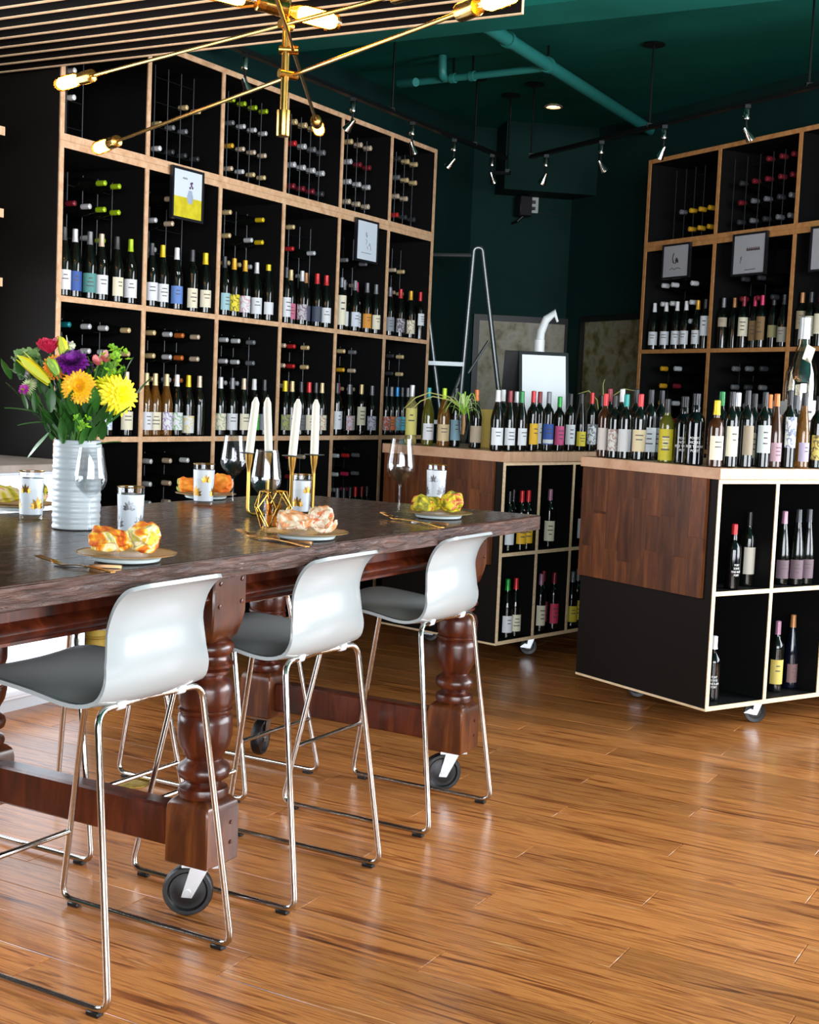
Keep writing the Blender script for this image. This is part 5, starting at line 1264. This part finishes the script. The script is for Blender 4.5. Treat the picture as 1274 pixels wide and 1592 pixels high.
def pipe(name, label, pts, r_, hang=()):
    o = thing(name, label, 'pipe', pts[0]); c = Vector(pts[0])
    MB().tube([Vector(p)-c for p in pts], r_, 14).build('pipe', m_pipe, o)
    for q, d in hang:
        mt = Matrix.Translation(q-c) @ d.to_track_quat('Z', 'Y').to_matrix().to_4x4()
        MB().lathe([(r_+.001, -.016), (r_+.009, -.016), (r_+.009, .016), (r_+.001, .016)], 14, m=mt).build('coupling', m_pipe, o)
        MB().tube([q-c+Vector((0, 0, r_)), Vector((q.x, q.y, CEIL-.001))-c], .007, 6).build('hanger', m_iron, o)
    return o
pa = atz(740, 30, CEIL-.11); pb_ = atz(1005, 198, CEIL-.11); pd = (pb_-pa).normalized()
pa2 = pa - pd*.2
pipe('ceiling_pipe', 'thick teal-painted pipe running under the ceiling', [pa2, pb_+pd*.1], .036, [(on_line(px, pa, pd, -1, 6), pd) for px in (790, 852)])
qa = atz(622, 131, CEIL-.12); qb = atz(846, 106, CEIL-.12); qd = (qb-qa).normalized(); el = on_line(690, qa, qd, -1, 3)
pipe('ceiling_pipe', 'thin dark teal pipe with an elbow crossing under the thick one', [qa, qb], .021, [(on_line(705, qa, qd, -1, 3), qd), (on_line(735, qa, qd, -1, 3), qd)])
o = thing('pipe_elbow', 'short upturned teal pipe elbow beside the ceiling beam', 'pipe', el)
MB().tube(bez([Vector((.0, -.03, 0)), Vector((-.01, -.10, .0)), Vector((-.015, -.10, .115))], .05), .026, 12).build('elbow', m_pipe, o)
o = thing('pipe_stub', 'short capped teal pipe stub near the left wall', 'pipe', qa)
MB().tube([Vector((0, -.02, 0)), Vector((.10, -.16, -.02))], .026, 12).build('stub', m_pipe, o)
cl_ = atz(861, 164, CEIL)
o = thing('recessed_downlight', 'small lit round downlight set in the green ceiling', 'ceiling light', Vector((cl_.x, cl_.y, CEIL-.0005)))
MB().lathe([(.045, 0), (.062, -.004), (.065, -.012), (.05, -.014), (.043, -.002)], 24).build('trim_ring', M('c8b8a8', .4), o)
MB().lathe([(0, -.004), (.043, -.004), (.043, -.002), (0, -.002)], 20).build('lens', emit('downlight_glow', 'ffd0a0', 14), o)
# ---- slatted wooden canopy
CZ = 2.62
ce = atz(812, 22, CZ); t0 = ce.dot(T); u0 = ce.dot(U)
can = thing('slatted_canopy', 'hanging ceiling canopy of dark slats with light ply edges above the table', 'ceiling panel', ut(u0, t0, CZ), R(-29.3))
m_slat = M('0d0603', .7, spec=.2)
me_sl = MB().span(-2.5, 0, -.0065, .0065, .004, .11).mesh('slat', smooth=False)
me_se = MB().span(-2.5, 0.003, -.0065, .0065, 0, .004).add([], []).mesh('ply_edge', smooth=False)
me_sd = MB().span(0, .003, -.0065, .0065, .004, .11).mesh('ply_edge', smooth=False)
for k in range(22):
    y = -k*.103
    s = inst('slat', me_sl, m_slat, can, (0, y, 0)); inst('ply_edge', me_se, m_ply, s); inst('ply_edge', me_sd, m_ply, s)
for x in (-.4, -2.1): MB().box((x, -1.08, .135), (.06, 2.25, .05)).build('cross_batten', m_slat, can)
for x in (-.4, -2.1):
    for y in (-.1, -2.0): MB().tube([(x, y, .16), (x, y, CEIL-CZ-.001)], .006, 6).build('hanger_rod', m_iron, can)
# ---- brass chandelier
D0 = 3.7
hub = aty(443, 127, D0); hz = hub.z
ch = thing('chandelier', 'brass multi-arm chandelier with glowing tubular bulbs above the table', 'chandelier', Vector((hub.x, hub.y, hz)))
C0 = ch.location.copy()
bot = aty(440, 212, D0); zb2 = bot.z-hz
MB().tube([(0, 0, zb2+.06), (0, 0, CZ-.0-hz)], .011, 12).build('stem', m_brass, ch)
MB().lathe([(0, zb2), (.018, zb2), (.019, zb2+.003), (.019, zb2+.068), (.011, zb2+.07)], 18).build('end_cap', m_brass, ch)
BULBP = [(0, .0), (.0135, .0), (.0155, .012), (.0225, .035), (.0225, .115), (.016, .132), (0, .138)]
def arm_end(arm, p, d, s=1.0):
    q = d.to_track_quat('Z', 'Y').to_matrix().to_4x4(); mt = Matrix.Translation(p) @ q @ Matrix.Scale(s, 4)
    MB().lathe([(0, -.062), (.010, -.062), (.018, -.058), (.019, -.055), (.019, 0), (.0165, .002), (0, .002)], 18, m=mt).build('socket', m_brass, arm)
    MB().lathe(BULBP, 18, m=mt @ Matrix.Translation((0, 0, .0015))).build('bulb', m_bulb, arm)
    MB().lathe([(0, .030), (.014, .032), (.0185, .045), (.0185, .112), (.013, .124), (0, .126)], 14, m=mt).build('filament', m_fil, arm)
# arm 1 and 2 run from the far left towards the near right, arm 3 runs towards the camera, arm 4 across
def arm3(pxA, pxB, zrel, s=1.0):
    z = hz+zrel; A = atz(*pxA, z); B = atz(*pxB, z)
    return A, B
def make_arm(A, B, s=1.0, both=True):
    A = A-C0; B = B-C0; d = (B-A).normalized()
    a = MB().tube([A, B], .0055, 10).build('arm', m_brass, ch)
    arm_end(a, A, -d, s)
    if both: arm_end(a, B, d, s)
    k = max(0, min(1, (-A.xy).dot((B-A).xy)/(B-A).xy.length_squared)); m_ = A+(B-A)*k
    e = Vector((-m_.x, -m_.y, 0)); e = e.normalized()*(e.length+.018) if e.length > 1e-4 else Vector((0, .02, 0))
    MB().tube([m_-e.normalized()*.014, m_+e], .012, 12).build('clamp', m_brass, a)
make_arm(*arm3((172, 223), (742, 10), .02), 1.1)
z1 = aty(452, 40, D0).z-hz
make_arm(*arm3((127, 122), (640, -14), z1), 1.1)
z3 = aty(457, 78, D0).z-hz
e3 = atz(493, 192, hz+z3); nr = e3 + (Vector((C0.x+.02, C0.y-.03, hz+z3))-e3)*2.0
make_arm(e3, nr, 1.0)
z4 = aty(425, 14, D0).z-hz
make_arm(aty(400, 3, D0-.1), aty(446, 15, D0-.06), 1.15)
# ================================================================== LEFT SIDE
cab_p = atp(131, 1030, T*3.86, T); uc = cab_p.dot(U)
cab = thing('glow_cabinet', 'low white drinks cooler with bright lit doors and grey wooden top at the left', 'cooler', ut(uc, 3.86), R(-29.3))
m_cabw = M('e4e8ee', .35); m_glow = emit('added_glow_pane', 'dfeaf6', 1.5)  # pane emission added to brighten this corner and the floor glare; no lamp known
MB().span(-.62, 0, -1.5, 0, .06, .955).build('body', m_cabw, cab, bevel=.003)
MB().span(-.58, -.05, -1.48, -.02, .0, .06).build('plinth', M('c8ccd0', .5), cab)
MB().span(-.64, .030, -1.52, .010, .9555, .985).build('top', wood('grey_wood_top', ['8a7c70', 'a0948a', 'b0a49a'], rough=.4), cab, bevel=.003)
for k in range(3):
    y0 = -1.49+k*.497; y1 = y0+.487
    b = MB().span(.0005, .010, y0, y1, .075, .945).build('door', m_cabw, cab, bevel=.002)
    MB().span(.0102, .018, y0+.03, y1-.012, .10, .855).build('glow_pane', m_glow, b, bevel=.002)
    MB().span(.0102, .018, y0+.03, y1-.012, .872, .93).build('header_panel', m_glow, b, bevel=.002)
    MB().tube([(.010, y0+.015, .42), (.034, y0+.015, .42), (.034, y0+.015, .66), (.010, y0+.015, .66)], .005, 6).build('handle', m_steel, b)
yb = atp(149, 1012, T*4.02, T)
o = thing('wicker_bin', 'yellow woven cylinder bin beside the white cabinet under the table', 'bin', Vector((yb.x+.0, yb.y, 0)))
MB().lathe([(0, 0), (.045, 0)]+[(.046+.002*math.sin(i*1.9), .004+i*.012) for i in range(38)]+[(.043, .46), (.043, .45), (0, .44)], 20).build('basket', M('b8983a', .6), o)
for zz in (.08, .2, .33, .44): MB().lathe([(.0475, zz), (.051, zz+.003), (.051, zz+.012), (.0475, zz+.015)], 20).build('band', M('a08028', .6), o)
dk = atz(205, 1218, 0)
o = thing('floor_outlet', 'round brass floor outlet cover set in the planks under the table', 'outlet', Vector((dk.x, dk.y, .0003)))
MB().lathe([(0, 0), (.058, 0), (.058, .003), (.052, .005), (0, .005)], 32).build('cover', cloudy('aged_brass', [(.35, 'a08430'), (.6, 'c8ac58')], 40, .45, metal=.6), o)
for (x, y) in ((.03, 0), (-.03, 0)): MB().lathe([(0, .0051), (.006, .0051), (.005, .0065), (0, .007)], 8, m=Matrix.Translation((x, y, 0))).build('screw', m_brass2, o)
# small open wall shelf left of the end panel
wl_ = on_line(5, ut(3.6, 4.235, 2), U, -2, 2)
ws = thing('wall_ledge', 'small wall shelf boards with oak edges at the far left edge', 'shelf', Vector((wl_.x, wl_.y, 0)), R(-29.3))
for z in (1.69, 1.97, 2.30):
    b = MB().span(-.455, -.006, -.9, 0, z, z+.035).build('board', m_black, ws, smooth=False); MB().span(-.006, 0, -.9, .003, z, z+.035).build('edge_band', m_oak, b, smooth=False)
MB().span(-.463, -.4555, -.9, 0, 1.6, 2.45).build('back_panel', m_black, ws, smooth=False)
